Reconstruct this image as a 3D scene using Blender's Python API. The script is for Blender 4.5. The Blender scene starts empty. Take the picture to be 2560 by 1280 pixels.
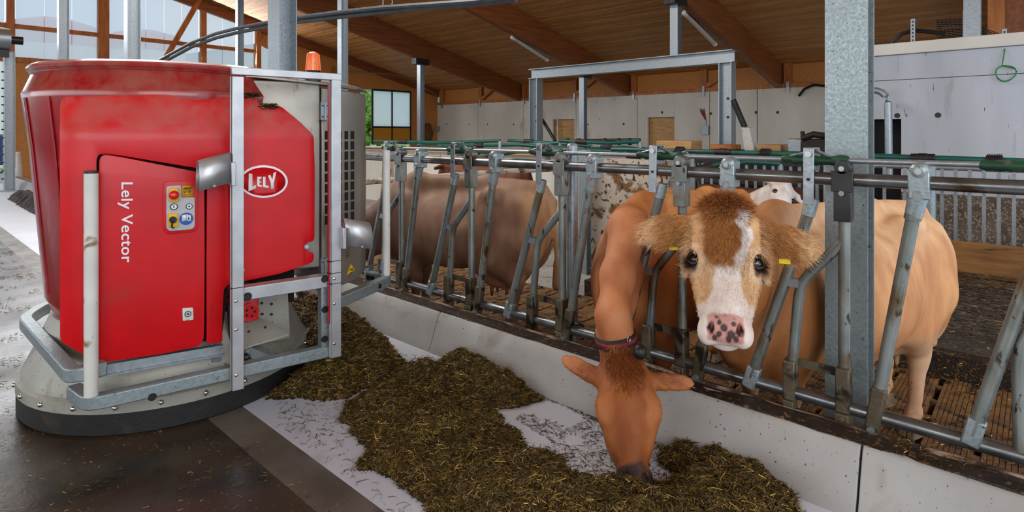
import bpy, bmesh, math, random
import numpy as np
from mathutils import Vector, Matrix, noise as mnoise
random.seed(7); rng = np.random.default_rng(7)
sc = bpy.context.scene
C = bpy.data.collections.new('barn'); sc.collection.children.link(C)

# ------------------------------------------------------------------ camera
FPX = 1450.0; TH = math.atan(1592/FPX); SN, CS = math.sin(TH), math.cos(TH); H = 1.4
cam = bpy.data.cameras.new('camera'); cam.sensor_width = 36; cam.lens = 36*FPX/2560
cam.shift_y = -306/2560; cam.clip_start = .05; cam.clip_end = 300
co = bpy.data.objects.new('camera', cam); C.objects.link(co)
co.location = (0, 0, H); co.rotation_euler = (math.pi/2, 0, -TH); sc.camera = co
sc.view_settings.view_transform = 'Standard'; sc.view_settings.look = 'None'
sc.view_settings.exposure = 0.42; sc.view_settings.gamma = 1; sc.view_settings.use_curve_mapping = False
sc.cycles.max_bounces = 7; sc.cycles.diffuse_bounces = 4; sc.cycles.glossy_bounces = 3
sc.cycles.transparent_max_bounces = 8; sc.cycles.caustics_reflective = False; sc.cycles.caustics_refractive = False
sc.cycles.sample_clamp_indirect = 6

# ------------------------------------------------------------------ sky
w = bpy.data.worlds.new('sky'); sc.world = w; w.use_nodes = True
wt = w.node_tree; wt.nodes.clear()
wo = wt.nodes.new('ShaderNodeOutputWorld'); bg = wt.nodes.new('ShaderNodeBackground')
tc = wt.nodes.new('ShaderNodeTexCoord'); nz = wt.nodes.new('ShaderNodeTexNoise'); nz.inputs['Scale'].default_value = 2.2; nz.inputs['Detail'].default_value = 5
rp = wt.nodes.new('ShaderNodeValToRGB')
rp.color_ramp.elements[0].position = .42; rp.color_ramp.elements[0].color = (.62, .76, .98, 1)
rp.color_ramp.elements[1].position = .6; rp.color_ramp.elements[1].color = (1, 1, 1, 1)
wt.links.new(tc.outputs['Generated'], nz.inputs['Vector']); wt.links.new(nz.outputs['Fac'], rp.inputs['Fac'])
wt.links.new(rp.outputs['Color'], bg.inputs['Color']); bg.inputs['Strength'].default_value = 1.15
wt.links.new(bg.outputs['Background'], wo.inputs['Surface'])
def area(name, loc, tgt, sx, sy, power, col=(1, .97, .92)):
    l = bpy.data.lights.new(name, 'AREA'); l.shape = 'RECTANGLE'; l.size = sx; l.size_y = sy; l.energy = power; l.color = col
    o = bpy.data.objects.new(name, l); C.objects.link(o); o.location = loc
    o.rotation_euler = (Vector(tgt)-Vector(loc)).to_track_quat('-Z', 'Y').to_euler(); return o
# added fill lamps: one under the closed roof ridge, one behind the camera
area('ridge_fill', (2.2, 8, 6.9), (2.6, 8, 0), 3.4, 25, 2600, (1, .97, .93))
area('yard_fill', (-3.0, -6.5, 4.0), (2.5, 2.5, .6), 9, 3.5, 260, (1, .98, .95))
area('side_daylight', (-7.5, 8, 3.2), (4, 8, .6), 18, 3, 260, (.9, .95, 1))
area('gable_daylight', (5, 22.2, 5.2), (6, 8, 2.5), 12, 2.2, 420, (.93, .97, 1))

# ------------------------------------------------------------------ helpers
def P(u, v, X=None, Y=None, Z=None, d=None):
    """the point of a plane (or at a depth) that lies on the sight line of a pixel"""
    a = (u-1280)/FPX; b = (334-v)/FPX; dx = SN+CS*a; dy = CS-SN*a
    t = X/dx if X is not None else Y/dy if Y is not None else (Z-H)/b if Z is not None else d
    return Vector((t*dx, t*dy, H+t*b))
def lin(c):
    if isinstance(c, str): c = [int(c[i:i+2], 16)/255 for i in (0, 2, 4)]
    return tuple(((x/12.92) if x <= .04045 else ((x+.055)/1.055)**2.4) for x in c)
def mat(name, c1, c2=None, scale=6, rough=.5, metal=0, bump=0, bscale=60, dirt=None, stretch=(1, 1, 1), spec=.5, emit=0,
        rvar=0, clear=0, detail=5, attr=None, trans=0, dustz=None):
    m = bpy.data.materials.new(name); m.use_nodes = True; nt = m.node_tree; N = nt.nodes; L = nt.links
    b = N['Principled BSDF']; b.inputs['Roughness'].default_value = rough; b.inputs['Metallic'].default_value = metal
    b.inputs['Specular IOR Level'].default_value = spec; b.inputs['Coat Weight'].default_value = clear
    tcn = N.new('ShaderNodeTexCoord'); mp = N.new('ShaderNodeMapping'); mp.inputs['Scale'].default_value = stretch; mp.inputs['Location'].default_value = (3.17, 5.31, 7.73)
    L.new(tcn.outputs['Object'], mp.inputs['Vector'])
    def noise_(s, det=detail, dist=0.0):
        n = N.new('ShaderNodeTexNoise'); n.inputs['Scale'].default_value = s; n.inputs['Detail'].default_value = det
        n.inputs['Distortion'].default_value = dist; L.new(mp.outputs['Vector'], n.inputs['Vector']); return n.outputs['Fac']
    def ramp(src, lo, hi):
        r = N.new('ShaderNodeMapRange'); r.inputs['From Min'].default_value = lo; r.inputs['From Max'].default_value = hi
        L.new(src, r.inputs['Value']); return r.outputs['Result']
    def mix(f, a, bb, mode='MIX'):
        x = N.new('ShaderNodeMix'); x.data_type = 'RGBA'; x.blend_type = mode
        for s, vv in ((x.inputs['Factor'], f), (x.inputs['A'], a), (x.inputs['B'], bb)):
            if hasattr(vv, 'is_output'): L.new(vv, s)
            elif isinstance(vv, (int, float)): s.default_value = vv
            else: s.default_value = (*lin(vv), 1)
        return x.outputs['Result']
    col = c1
    if attr:
        an = N.new('ShaderNodeAttribute'); an.attribute_name = attr; col = an.outputs['Color']
        if c2: col = mix(ramp(noise_(scale), .35, .65), col, mix(1.0, col, c2, 'MULTIPLY'))
    elif c2: col = mix(ramp(noise_(scale), .35, .65), c1, c2)
    for d in (dirt or []):
        col = mix(ramp(noise_(d[1], 6, .4), d[2], d[3]), col, d[0])
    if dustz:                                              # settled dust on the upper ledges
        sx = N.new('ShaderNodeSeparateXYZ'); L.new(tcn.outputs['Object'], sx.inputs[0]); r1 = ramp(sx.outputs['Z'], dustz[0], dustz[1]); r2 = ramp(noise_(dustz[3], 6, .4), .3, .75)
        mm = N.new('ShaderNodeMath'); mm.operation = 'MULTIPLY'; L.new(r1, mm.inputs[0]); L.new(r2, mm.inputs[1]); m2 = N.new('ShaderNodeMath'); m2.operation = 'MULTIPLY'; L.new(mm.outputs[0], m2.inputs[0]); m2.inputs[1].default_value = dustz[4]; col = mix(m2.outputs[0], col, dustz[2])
    if hasattr(col, 'is_output'): L.new(col, b.inputs['Base Color'])
    else: b.inputs['Base Color'].default_value = (*lin(col), 1)
    if rvar: 
        r = N.new('ShaderNodeMapRange'); r.inputs['From Min'].default_value = .3; r.inputs['From Max'].default_value = .7
        r.inputs['To Min'].default_value = max(.03, rough-rvar); r.inputs['To Max'].default_value = min(1, rough+rvar)
        L.new(noise_(scale*1.7), r.inputs['Value']); L.new(r.outputs['Result'], b.inputs['Roughness'])
    if bump:
        bn = N.new('ShaderNodeBump'); bn.inputs['Strength'].default_value = bump; bn.inputs['Distance'].default_value = .01
        L.new(noise_(bscale, 4), bn.inputs['Height']); L.new(bn.outputs['Normal'], b.inputs['Normal'])
    if emit:
        b.inputs['Emission Color'].default_value = (*lin(c1), 1); b.inputs['Emission Strength'].default_value = emit
    if trans: b.inputs['Transmission Weight'].default_value = trans
    return m
M = {}
WM = {}                                                  # world matrices of parents
def empty(name, loc, rz=0, label=None, cat=None, group=None):
    o = bpy.data.objects.new(name, None); C.objects.link(o); o.location = loc; o.rotation_euler = (0, 0, rz)
    o.empty_display_size = .1
    WM[o] = Matrix.Translation(Vector(loc)) @ Matrix.Rotation(rz, 4, 'Z'); tag(o, label, cat, group); return o
def tag(o, label=None, cat=None, group=None, kind=None):
    if label: o['label'] = label
    if cat: o['category'] = cat
    if group: o['group'] = group
    if kind: o['kind'] = kind
    return o
def ob(name, bm, m, parent=None, label=None, cat=None, group=None, kind=None, smooth=35, bevel=0, local=False, solid=0, keep=False):
    """link a bmesh as one object; geometry is given in world space (or in the parent's, local=True)"""
    me = bpy.data.meshes.new(name)
    if not keep: bmesh.ops.recalc_face_normals(bm, faces=bm.faces)
    if parent is not None:
        W = WM[parent]
        if not local: bm.transform(W.inverted())
        loc = Vector()
        Wn = W
    else:
        xs = [v.co for v in bm.verts]
        loc = Vector(((min(v.x for v in xs)+max(v.x for v in xs))/2, (min(v.y for v in xs)+max(v.y for v in xs))/2, min(v.z for v in xs)))
        bmesh.ops.translate(bm, verts=bm.verts, vec=-loc); Wn = Matrix.Translation(loc)
    bm.to_mesh(me); bm.free()
    mats = m if isinstance(m, (list, tuple)) else [m]
    for q in mats: me.materials.append(M[q] if isinstance(q, str) else q)
    if smooth:
        me.polygons.foreach_set('use_smooth', [True]*len(me.polygons))
        try: me.set_sharp_from_angle(angle=math.radians(smooth))
        except Exception: pass
    o = bpy.data.objects.new(name, me); C.objects.link(o); o.location = loc
    if parent is not None: o.parent = parent
    WM[o] = Wn
    if solid:
        s = o.modifiers.new('solid', 'SOLIDIFY'); s.thickness = solid; s.offset = 0
    if bevel:
        s = o.modifiers.new('bevel', 'BEVEL'); s.width = bevel; s.segments = 2; s.limit_method = 'ANGLE'; s.angle_limit = math.radians(40)
    return tag(o, label, cat, group, kind)
def B(): return bmesh.new()
def box(bm, c, s, rz=0, m=0, R=None):
    r = bmesh.ops.create_cube(bm, size=1)
    T = Matrix.Translation(Vector(c)) @ (R.to_4x4() if R else Matrix.Rotation(rz, 4, 'Z')) @ Matrix.Diagonal((*s, 1))
    bmesh.ops.transform(bm, matrix=T, verts=r['verts'])
    if m:
        for f in {f for v in r['verts'] for f in v.link_faces}: f.material_index = m
    return bm
def bx(bm, x0, x1, y0, y1, z0, z1, m=0): return box(bm, ((x0+x1)/2, (y0+y1)/2, (z0+z1)/2), (abs(x1-x0), abs(y1-y0), abs(z1-z0)), m=m)
def frame(d, up=Vector((0, 0, 1))):
    d = d.normalized()
    if abs(d.dot(up)) > .98: up = Vector((0, 1, 0))
    s = d.cross(up).normalized(); t = s.cross(d).normalized(); return s, t
def path(bm, pts, r, seg=10, caps=True, sx=1, m=0):
    pts = [Vector(p) for p in pts]; n = len(pts); rs = r if isinstance(r, (list, tuple)) else [r]*n; rings = []
    for i, p in enumerate(pts):
        d = (pts[min(i+1, n-1)]-pts[max(i-1, 0)]); s, t = frame(d)
        rings.append([bm.verts.new(p+(s*math.cos(a)*sx+t*math.sin(a))*rs[i]) for a in [2*math.pi*k/seg for k in range(seg)]])
    for i in range(n-1):
        for k in range(seg):
            f = bm.faces.new((rings[i][k], rings[i][(k+1) % seg], rings[i+1][(k+1) % seg], rings[i+1][k])); f.material_index = m
    if caps:
        for q in (rings[0][::-1], rings[-1]): bm.faces.new(q).material_index = m
    return bm
def bar(bm, p0, p1, wd, ht, up=(0, 0, 1)):
    p0, p1 = Vector(p0), Vector(p1); d = p1-p0; s, t = frame(d, Vector(up))
    R = Matrix((s, d.normalized(), t)).transposed(); return box(bm, (p0+p1)/2, (wd, d.length, ht), R=R)
def hbeam(bm, p0, p1, wd, ht, tw=.012, up=(0, 0, 1), tf=.016):
    p0, p1 = Vector(p0), Vector(p1); d = p1-p0; s, t = frame(d, Vector(up))
    bar(bm, p0, p1, tw, ht-2*tf, up)
    for q in (-1, 1): bar(bm, p0+t*q*(ht/2-tf/2), p1+t*q*(ht/2-tf/2), wd, tf, up)
    return bm
def revolve(bm, prof, seg=48, c=(0, 0, 0), a0=0, a1=2*math.pi):
    full = abs(a1-a0-2*math.pi) < 1e-4; n = seg if full else seg+1; rings = []
    for r, z in prof:
        rings.append([bm.verts.new((c[0]+r*math.cos(a0+(a1-a0)*k/seg), c[1]+r*math.sin(a0+(a1-a0)*k/seg), c[2]+z)) for k in range(n)])
    for i in range(len(prof)-1):
        for k in range(seg):
            j = (k+1) % n
            bm.faces.new((rings[i][k], rings[i][j], rings[i+1][j], rings[i+1][k]))
    return bm
def prism(bm, poly, z0, z1):
    a = [bm.verts.new((x, y, z0)) for x, y in poly]; b = [bm.verts.new((x, y, z1)) for x, y in poly]; n = len(poly)
    bm.faces.new(a[::-1]); bm.faces.new(b)
    for i in range(n): bm.faces.new((a[i], a[(i+1) % n], b[(i+1) % n], b[i]))
    return bm
def slab(bm, pts, nrm, th):
    """polygon of 3D points given thickness along nrm"""
    nrm = Vector(nrm).normalized()*th; a = [bm.verts.new(Vector(p)) for p in pts]; b = [bm.verts.new(Vector(p)+nrm) for p in pts]; n = len(a)
    bm.faces.new(a[::-1]); bm.faces.new(b)
    for i in range(n): bm.faces.new((a[i], a[(i+1) % n], b[(i+1) % n], b[i]))
    return bm
def ball(bm, c, r, seg=16, sc3=(1, 1, 1)):
    q = bmesh.ops.create_uvsphere(bm, u_segments=seg, v_segments=max(6, seg//2), radius=1)
    bmesh.ops.transform(bm, matrix=Matrix.Translation(Vector(c)) @ Matrix.Diagonal((r*sc3[0], r*sc3[1], r*sc3[2], 1)), verts=q['verts']); return bm
def cyl(bm, p0, p1, r, seg=16, r2=None): return path(bm, [p0, p1], [r, r if r2 is None else r2], seg)

# ------------------------------------------------------------------ materials
def D(*a): return list(a)
M['concrete'] = mat('concrete', '9c9a94', '8a8781', 1.6, .75, bump=.15, bscale=30, dirt=D(('5f4b36', 5, .62, .75), ('2e241b', 42, .685, .71)))
M['kerb'] = mat('kerb_concrete', 'a8a7a4', '97948f', 2.2, .7, bump=.12, bscale=40, dirt=D(('7a6248', 2.6, .62, .8), ('2b2118', 80, .685, .70), ('2b2118', 30, .72, .73)))
M['wallc'] = mat('wall_concrete', 'dedad0', 'c8c3b7', .7, .85, bump=.1, bscale=20, dirt=D(('7b6a55', .9, .62, .8), ('4a3e30', 9, .72, .75)), stretch=(1, 1, .45))
M['walln'] = mat('near_wall_concrete', 'bdc2ca', 'a9adb4', 1.0, .85, bump=.1, bscale=25, dirt=D(('6e655a', 1.8, .6, .75), ('4a3e30', 14, .69, .73)), stretch=(1, 1.6, .35))
M['splash'] = mat('splashed_concrete', 'cfc6b8', 'b9ab98', 3, .8, bump=.3, bscale=40, dirt=D(('7a5a34', 4, .52, .6), ('4a321c', 16, .56, .62)))
M['dirtywall'] = mat('dirty_wall_foot', '6b5c4c', '4a3d31', 6, .9, bump=.3, bscale=40, dirt=D(('938b80', 40, .52, .62),))
M['floor'] = mat('alley_floor', '33271b', '46382a', 1.3, .26, bump=.1, bscale=90, dirt=D(('181008', 3.5, .5, .7), ('8a7350', 95, .71, .74)), rvar=.14)
M['floorgrey'] = mat('floor_band', '6b6259', '4f473d', 3, .4, dirt=D(('2c2218', 5, .55, .7),), rvar=.1)
M['white'] = mat('white_table', 'c9ccd6', 'bcbfca', 1.2, .38, bump=.02, bscale=80, dirt=D(('6d6250', 60, .70, .73), ('9a958c', 2.2, .62, .8)))
M['pink'] = mat('worn_pink_concrete', 'a58f80', '7d6452', 5, .8, bump=.4, bscale=50, dirt=D(('3b281a', 6, .5, .6),))
M['dirt'] = mat('wet_dirt', '2c1d12', '1b110a', 12, .5, bump=.6, bscale=70, dirt=D(('6a5030', 40, .6, .65),))
M['pit'] = mat('pit_dark', '0a0705', rough=.9)
M['slat'] = mat('slat_floor', '8a6539', '66482a', 6, .6, bump=.5, bscale=60, dirt=D(('2a1b0e', 9, .52, .62), ('a8804a', 60, .62, .68)), rvar=.12)
M['wood'] = mat('roof_boards', 'b87e44', '9c6a36', 2.0, .6, bump=.05, bscale=30, dirt=D(('5e3516', 7, .64, .7),), stretch=(6, .5, 6))
M['wood2'] = mat('roof_boards_pale', 'c48c50', 'a87440', 2.0, .6, bump=.05, bscale=30, dirt=D(('5e3516', 8, .63, .68),), stretch=(6, .5, 6))
M['glulam'] = mat('glulam', '8d4e22', '6d3a18', 2, .5, bump=.05, bscale=30, stretch=(.4, 8, 8))
M['timber'] = mat('timber', 'b8702f', '99571f', 3, .5, bump=.05, bscale=30, stretch=(3, 3, .6))
M['osb'] = mat('strand_board', 'cf8a42', 'ab6a2c', 26, .6, bump=.1, bscale=60, dirt=D(('d09a50', 38, .58, .64), ('5e3410', 45, .6, .66)), stretch=(1, 1, 1.6))
M['board'] = mat('bed_board', '9a6b38', '7b5026', 4, .6, bump=.15, bscale=40, dirt=D(('3f2812', 7, .62, .72),), stretch=(4, .6, 4))
M['ply'] = mat('plywood', 'c79d68', 'b3854f', 5, .6, stretch=(.5, .5, 3))
M['galv'] = mat('galvanised_steel', 'a3abb0', '949ca1', 40, .42, .75, bump=.05, bscale=60, rvar=.12)
M['galvw'] = mat('galvanised_column', '9aa6aa', '8b9898', 60, .4, .55, bump=.12, bscale=60, dirt=D(('4d4632', 60, .68, .71),), rvar=.12)
M['tube'] = mat('worn_tube', '8d9490', '727a76', 10, .38, .6, bump=.08, bscale=50, dirt=D(('6a563a', 6, .52, .68), ('4a3a26', 30, .62, .68)), rvar=.12, stretch=(1, 1, .5))
M['rail'] = mat('polished_rail', '868a8c', '6a6c6c', 8, .3, .85, dirt=D(('4a3a26', 5, .6, .72),), rvar=.1)
M['darktube'] = mat('dirty_tube', '544a38', '6a624e', 9, .5, .45, bump=.2, bscale=50, dirt=D(('22180e', 12, .5, .6),))
M['dsteel'] = mat('dark_steel', '3c3d3e', '2c2c2c', 10, .45, .6)
M['alu'] = mat('aluminium', 'c3c5c6', 'b4b6b8', 12, .38, .65)
M['inox'] = mat('stainless_sheet', '9b958a', '87827a', 3, .36, .6, dirt=D(('6c6354', 10, .62, .75),), rvar=.08)
M['greysheet'] = mat('light_grey_steel', 'a9a79c', '96958a', 4, .45, .25, bump=.05, bscale=50, dirt=D(('5d4a35', 70, .66, .70), ('7b6c55', 6, .6, .8)))
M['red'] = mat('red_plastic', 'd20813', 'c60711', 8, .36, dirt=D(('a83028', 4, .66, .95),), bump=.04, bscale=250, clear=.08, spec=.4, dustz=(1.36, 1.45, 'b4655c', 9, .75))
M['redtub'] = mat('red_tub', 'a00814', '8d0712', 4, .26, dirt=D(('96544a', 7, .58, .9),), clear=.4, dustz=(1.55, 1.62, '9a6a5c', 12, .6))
M['reddust'] = mat('red_dusty', 'b02630', 'a5303a', 6, .5, dirt=D(('b0766a', 3, .5, .8), ('8e8060', 25, .66, .72)))
M['rubber'] = mat('black_rubber', '141414', '1c1b1a', 20, .6, bump=.25, bscale=120, dirt=D(('3a3128', 6, .6, .8),))
M['black'] = mat('black_plastic', '111112', rough=.45)
M['gap'] = mat('gap_black', '0c0a0a', rough=.8)
M['whiteP'] = mat('white_paint', 'dcdcd6', 'cfcfc8', 8, .45, dirt=D(('8a7350', 10, .62, .7),))
M['whiteL'] = mat('white_lettering', 'f2f2f2', rough=.5)
M['panelg'] = mat('grey_plate', 'b9bcbc', rough=.45)
M['yellow'] = mat('yellow_plastic', 'e8b20c', rough=.4)
M['redbtn'] = mat('red_button', 'e01b16', rough=.25, clear=.5)
M['blue'] = mat('blue_sign', '0f55a8', rough=.4)
M['chrome'] = mat('chrome', 'c8c8c8', rough=.2, metal=1)
M['amber'] = mat('amber_lens', 'ff7a00', 'f06a00', 30, .25, clear=.6)
M['green'] = mat('green_grip', '14482f', '0e3524', 10, .5, dirt=D(('6a5a3c', 12, .6, .75),))
M['teal'] = mat('green_tube', '0f5a4e', '0b463e', 6, .4, dirt=D(('5a4a34', 8, .64, .75),))
M['brownrub'] = mat('brown_rubber', '2b201b', '1c1512', 14, .6, bump=.3, bscale=60)
M['hose'] = mat('grey_hose', '3d444b', '30363b', 8, .4)
M['orangep'] = mat('orange_panel', 'c98a10', rough=.5)
M['eye'] = mat('cow_eye', '140a08', rough=.05, clear=1)
M['iris'] = mat('cow_iris', '57331f', '3a1f12', 40, .08, clear=1)
M['sclera'] = mat('cow_sclera', 'b9968c', rough=.2, clear=.6)
M['lid'] = mat('eye_rim', '2a1a16', rough=.4)
M['collar'] = mat('collar_black', '1a1616', '231c1c', 60, .7, bump=.2, bscale=200)
M['collarr'] = mat('collar_red', '8c2a28', '6d1f20', 60, .7, bump=.2, bscale=200)
M['tagy'] = mat('tag_yellow', 'd8c018', rough=.4)
M['tagb'] = mat('tag_blue', '4a8fb0', rough=.4)
M['hoof'] = mat('hoof', '8d7760', '5d4a3a', 20, .6)
M['coat'] = mat('coat', 'ffffff', (.86, .80, .76), 9, .62, attr='Col', bump=.25, bscale=130, spec=.35, detail=6, stretch=(1, 1, .35))
M['hairm'] = mat('hair', 'ffffff', rough=.55, attr='Col', spec=.3)
M['silage'] = mat('silage_base', '2e2110', '1d1509', 30, .8, bump=.8, bscale=90)
M['strand'] = mat('silage_strand', 'ffffff', rough=.6, attr='Col', spec=.3)
M['bedding'] = mat('bedding', '4d4439', '3a3128', 8, .9, bump=.9, bscale=45, dirt=D(('8a7a5e', 40, .6, .66), ('241a12', 12, .6, .68)))
M['grass'] = mat('grass_ground', '5d8a2e', '77a03c', .5, .9)
M['yard'] = mat('yard_concrete', '9fa3a6', '8d9194', .8, .8)
M['leaf'] = mat('leaves', '6f9a32', '48701f', 1.5, .8, bump=.6, bscale=8)
M['hill'] = mat('wooded_hill', '4a6e80', '3c5f58', .1, .9)
M['siloW'] = mat('silo_white', 'd8d8d4', 'cfd0ce', .5, .6)
M['siloR'] = mat('silo_red', 'a8103a', rough=.5)
M['tubel'] = mat('lamp_cover', 'b9b0a2', rough=.3)
def poly_mat():
    m = bpy.data.materials.new('polycarbonate'); m.use_nodes = True; nt = m.node_tree; N = nt.nodes; N.clear()
    o = N.new('ShaderNodeOutputMaterial'); t = N.new('ShaderNodeBsdfTransparent'); tl = N.new('ShaderNodeBsdfTranslucent'); x = N.new('ShaderNodeMixShader')
    df = N.new('ShaderNodeBsdfDiffuse'); x2 = N.new('ShaderNodeMixShader')
    t.inputs[0].default_value = (.93, .96, 1, 1); tl.inputs[0].default_value = (.9, .95, 1, 1); df.inputs[0].default_value = (.8, .85, .9, 1)
    x2.inputs[0].default_value = .25; nt.links.new(tl.outputs[0], x2.inputs[1]); nt.links.new(df.outputs[0], x2.inputs[2])
    x.inputs[0].default_value = .62; nt.links.new(t.outputs[0], x.inputs[1]); nt.links.new(x2.outputs[0], x.inputs[2]); nt.links.new(x.outputs[0], o.inputs[0])
    return m
M['poly'] = poly_mat()
# ------------------------------------------------------------------ setting
KX = 2.43; MX = 1.27; FX = 2.67; WX = 19.3; NWX = 9.28; GY = 22.7; FZ = -.3; CY0 = .63; CS_ = 5.5
WZ = 2.84
def roofz(x): return 3.6+.24*(WX-x)
def struct(name, bm, m, parent=None, **k): return ob(name, bm, m, parent, kind=None if parent else 'structure', **k)
b = B(); bx(b, -9, MX-.17, -4, 24, -.5, 0); FLOOR = struct('floor', b, 'floor')
b = B(); bx(b, MX-.17, MX, -4, 24, -.2, .001); ob('edge_band', b, 'floorgrey', FLOOR)
b = B(); bx(b, MX, KX+.02, -2, 24, -.2, .003); struct('floor_feed_table', b, 'white')
# yard outside and ground
b = B(); bx(b, -60, 60, 24, 90, -.6, -.05); struct('ground_outside', b, 'grass')
b = B(); bx(b, -12, 14, 24.01, 30, -.5, -.02); struct('ground_yard', b, 'yard')
# kerb in cast segments (the joint at 2150,1130)
K = empty('kerb', (KX, 6, 0)); K['kind'] = 'structure'
ys = [-2.2, P(2154, 1200, X=KX+.05).y, 2.9, 5.3, 8.2, 11, 14, 17, 20, 22.6]
for i in range(len(ys)-1):
    b = B(); y0, y1 = ys[i]+.004, ys[i+1]-.004
    prof = [(KX-.05, 0.0), (KX-.02, .06), (KX+.02, .17), (KX+.045, .225), (KX+.06, .234), (KX+.15, .232), (KX+.15, -.32), (KX-.05, -.32)]
    n = max(2, int((y1-y0)/.4)); rows = []
    for j in range(n+1):
        y = y0+(y1-y0)*j/n; rows.append([b.verts.new((x, y, z)) for x, z in prof])
    for j in range(n):
        for q in range(len(prof)): b.faces.new((rows[j][q], rows[j][(q+1) % 8], rows[j+1][(q+1) % 8], rows[j+1][q]))
    b.faces.new(rows[0]); b.faces.new(rows[-1][::-1])
    ob('kerb_segment', b, 'kerb', K, bevel=.004)
b = B(); n = 260; rows = []
for j in range(n+1):
    y = -2+24.6*j/n; h1 = .232+.012*mnoise.noise((y*4, 0, 0)); h2 = .222+.02*mnoise.noise((y*5, 3, 0))
    rows.append([b.verts.new((x, y, z)) for x, z in ((KX+.058+.01*mnoise.noise((y*7, 9, 0)), .2), (KX+.062+.01*mnoise.noise((y*7, 9, 0)), h1+.006), (KX+.12, h2+.02), (KX+.18, h2+.01), (KX+.18, .0))])
for j in range(n):
    for q in range(4): b.faces.new((rows[j][q], rows[j][q+1], rows[j+1][q+1], rows[j+1][q]))
ob('dirt_strip', b, 'dirt', K)
b = B(); rows = []
for j in range(n+1):
    y = -2+24.6*j/n; w_ = .012*mnoise.noise((y*3, 5, 0))
    rows.append([b.verts.new((x, y, z)) for x, z in ((KX+.17, .1), (KX+.172, .215+w_), (KX+.195, .235+w_), (KX+.225, .225+w_), (KX+.25, .18), (KX+.26, -.31), (KX+.17, -.31))])
for j in range(n):
    for q in range(6): b.faces.new((rows[j][q], rows[j][q+1], rows[j+1][q+1], rows[j+1][q]))
ob('worn_back_edge', b, 'pink', K)
# --- slatted floor of the cow alley
SF = empty('floor_slatted', (4, 6, FZ)); SF['kind'] = 'structure'
b = B(); bx(b, KX+.2, 5.2, -1.5, 22, FZ-.7, FZ-.4); ob('pit', b, 'pit', SF)
X0, X1 = KX+.27, 5.02
b = B(); pitch = .255; sw = .222
for i in range(6):   # ribs across every slat
    pass
def slat_bm():
    b = B(); nb = 9; dy = sw/nb
    bx(b, X0, X1, -sw/2, sw/2, -.14, -.006)
    for q in range(nb): bx(b, X0, X1, -sw/2+q*dy+.002, -sw/2+(q+1)*dy-.002, -.02, 0)
    return b
me = None; ysl = -.9
k = 0
while ysl < 14:
    if me is None:
        o = ob('slat', slat_bm(), 'slat', SF, local=True, smooth=0); me = o.data; o.location = (0, 0, 0)
        for v in me.vertices: v.co.x -= 4
    else:
        o = bpy.data.objects.new('slat', me); C.objects.link(o); o.parent = SF
    o.location = (0, ysl-6, 0); ysl += pitch; k += 1
    if k % 4 == 0: ysl += .0
b = B()
for i in range(int(15.5/pitch)):
    y = -.9+pitch*(i+.5)
    for j in range(9):
        x = X0+.05+j*.275+(.1 if i % 2 else 0)
        bx(b, x, x+.075, y-.02, y+.02, FZ-.14, FZ-.004)
ob('slot_bridges', b, 'slat', SF, smooth=0)['kind'] = 'stuff'
b = B(); bx(b, KX+.2, 5.1, 13.9, 22, FZ-.2, FZ); ob('far_alley', b, 'slat', SF)
b = B(); bx(b, 7.5, WX, -4, GY, FZ-.3, FZ); bx(b, 5.0, 7.5, 3.55, GY, FZ-.3, FZ); struct('floor_back', b, 'concrete')
# --- raised cubicle bed
b = B(); bx(b, 5.03, 5.16, -1.5, 3.55, FZ-.2, FZ+.16); bx(b, 5.16, 7.4, -1.5, 3.55, FZ-.2, FZ+.12); struct('cubicle_kerb', b, 'dirt')
def hf(x0, x1, y0, y1, nx, ny, zf):
    b = B(); V = [[b.verts.new((x0+(x1-x0)*i/nx, y0+(y1-y0)*j/ny, zf(x0+(x1-x0)*i/nx, y0+(y1-y0)*j/ny))) for j in range(ny+1)] for i in range(nx+1)]
    for i in range(nx):
        for j in range(ny): b.faces.new((V[i][j], V[i+1][j], V[i+1][j+1], V[i][j+1]))
    return b
BED = ob('straw_bedding', hf(5.12, 7.4, -1.5, 3.5, 70, 130, lambda x, y: FZ+.17+.05*mnoise.fractal((x*2, y*2, 0), 1, 2, 4)-(.06 if x < 5.15 else 0)), 'bedding',
   label='grey brown straw and manure bedding on the raised cubicle bed', cat='bedding', kind='stuff')
BB = empty('bed_head_board', (7.45, 0, FZ), label='brown timber board edge behind the cubicle bed', cat='boards')
for z0, z1 in ((-.05, .13), (.14, .34)):
    b = B(); bx(b, 7.42, 7.5, -1.5, 2.0, FZ+.12+z0, FZ+.12+z1+.14 if z0 > 0 else FZ+.12+z1); ob('plank', b, 'board', BB, bevel=.008)
# --- near concrete wall (right) with cap, joint, door opening
NW = empty('wall_right', (NWX, 0, 0)); NW['kind'] = 'structure'
nwt = 2.62; yA = P(2253, 300, X=NWX).y; yB = P(2180, 300, X=NWX).y+.12; yE = P(2112, 300, X=NWX).y
dz = P(2250, 297, X=NWX).z
b = B(); bx(b, NWX, NWX+.25, -3, yA, FZ, 2.12); bx(b, NWX, NWX+.25, yA, yB, dz, 2.12); bx(b, NWX, NWX+.25, yB, yE, FZ, 2.12)
ob('cast_panel', b, 'walln', NW)
b = B(); bx(b, NWX+.004, NWX+.25, -3, yE, 2.128, nwt-.16); ob('upper_panel', b, 'walln', NW)
b = B(); bx(b, NWX-.03, NWX+.28, -3, yE, nwt-.155, nwt); ob('wall_cap', b, 'wallc', NW, bevel=.01)
b = B(); bx(b, NWX-.012, NWX, -3, yA, FZ, .62); ob('soiled_foot', b, 'dirtywall', NW)
b = B(); bx(b, NWX+.25, NWX+1.4, yA-.2, yB+.2, FZ, dz+.2); ob('dark_passage', b, 'gap', NW)
b = B()
for u, v in ((2345, 288), (2243, 289)): 
    p = P(u, v, X=NWX-.003); cyl(b, p, p+Vector((.02, 0, 0)), .035, 12)
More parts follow.
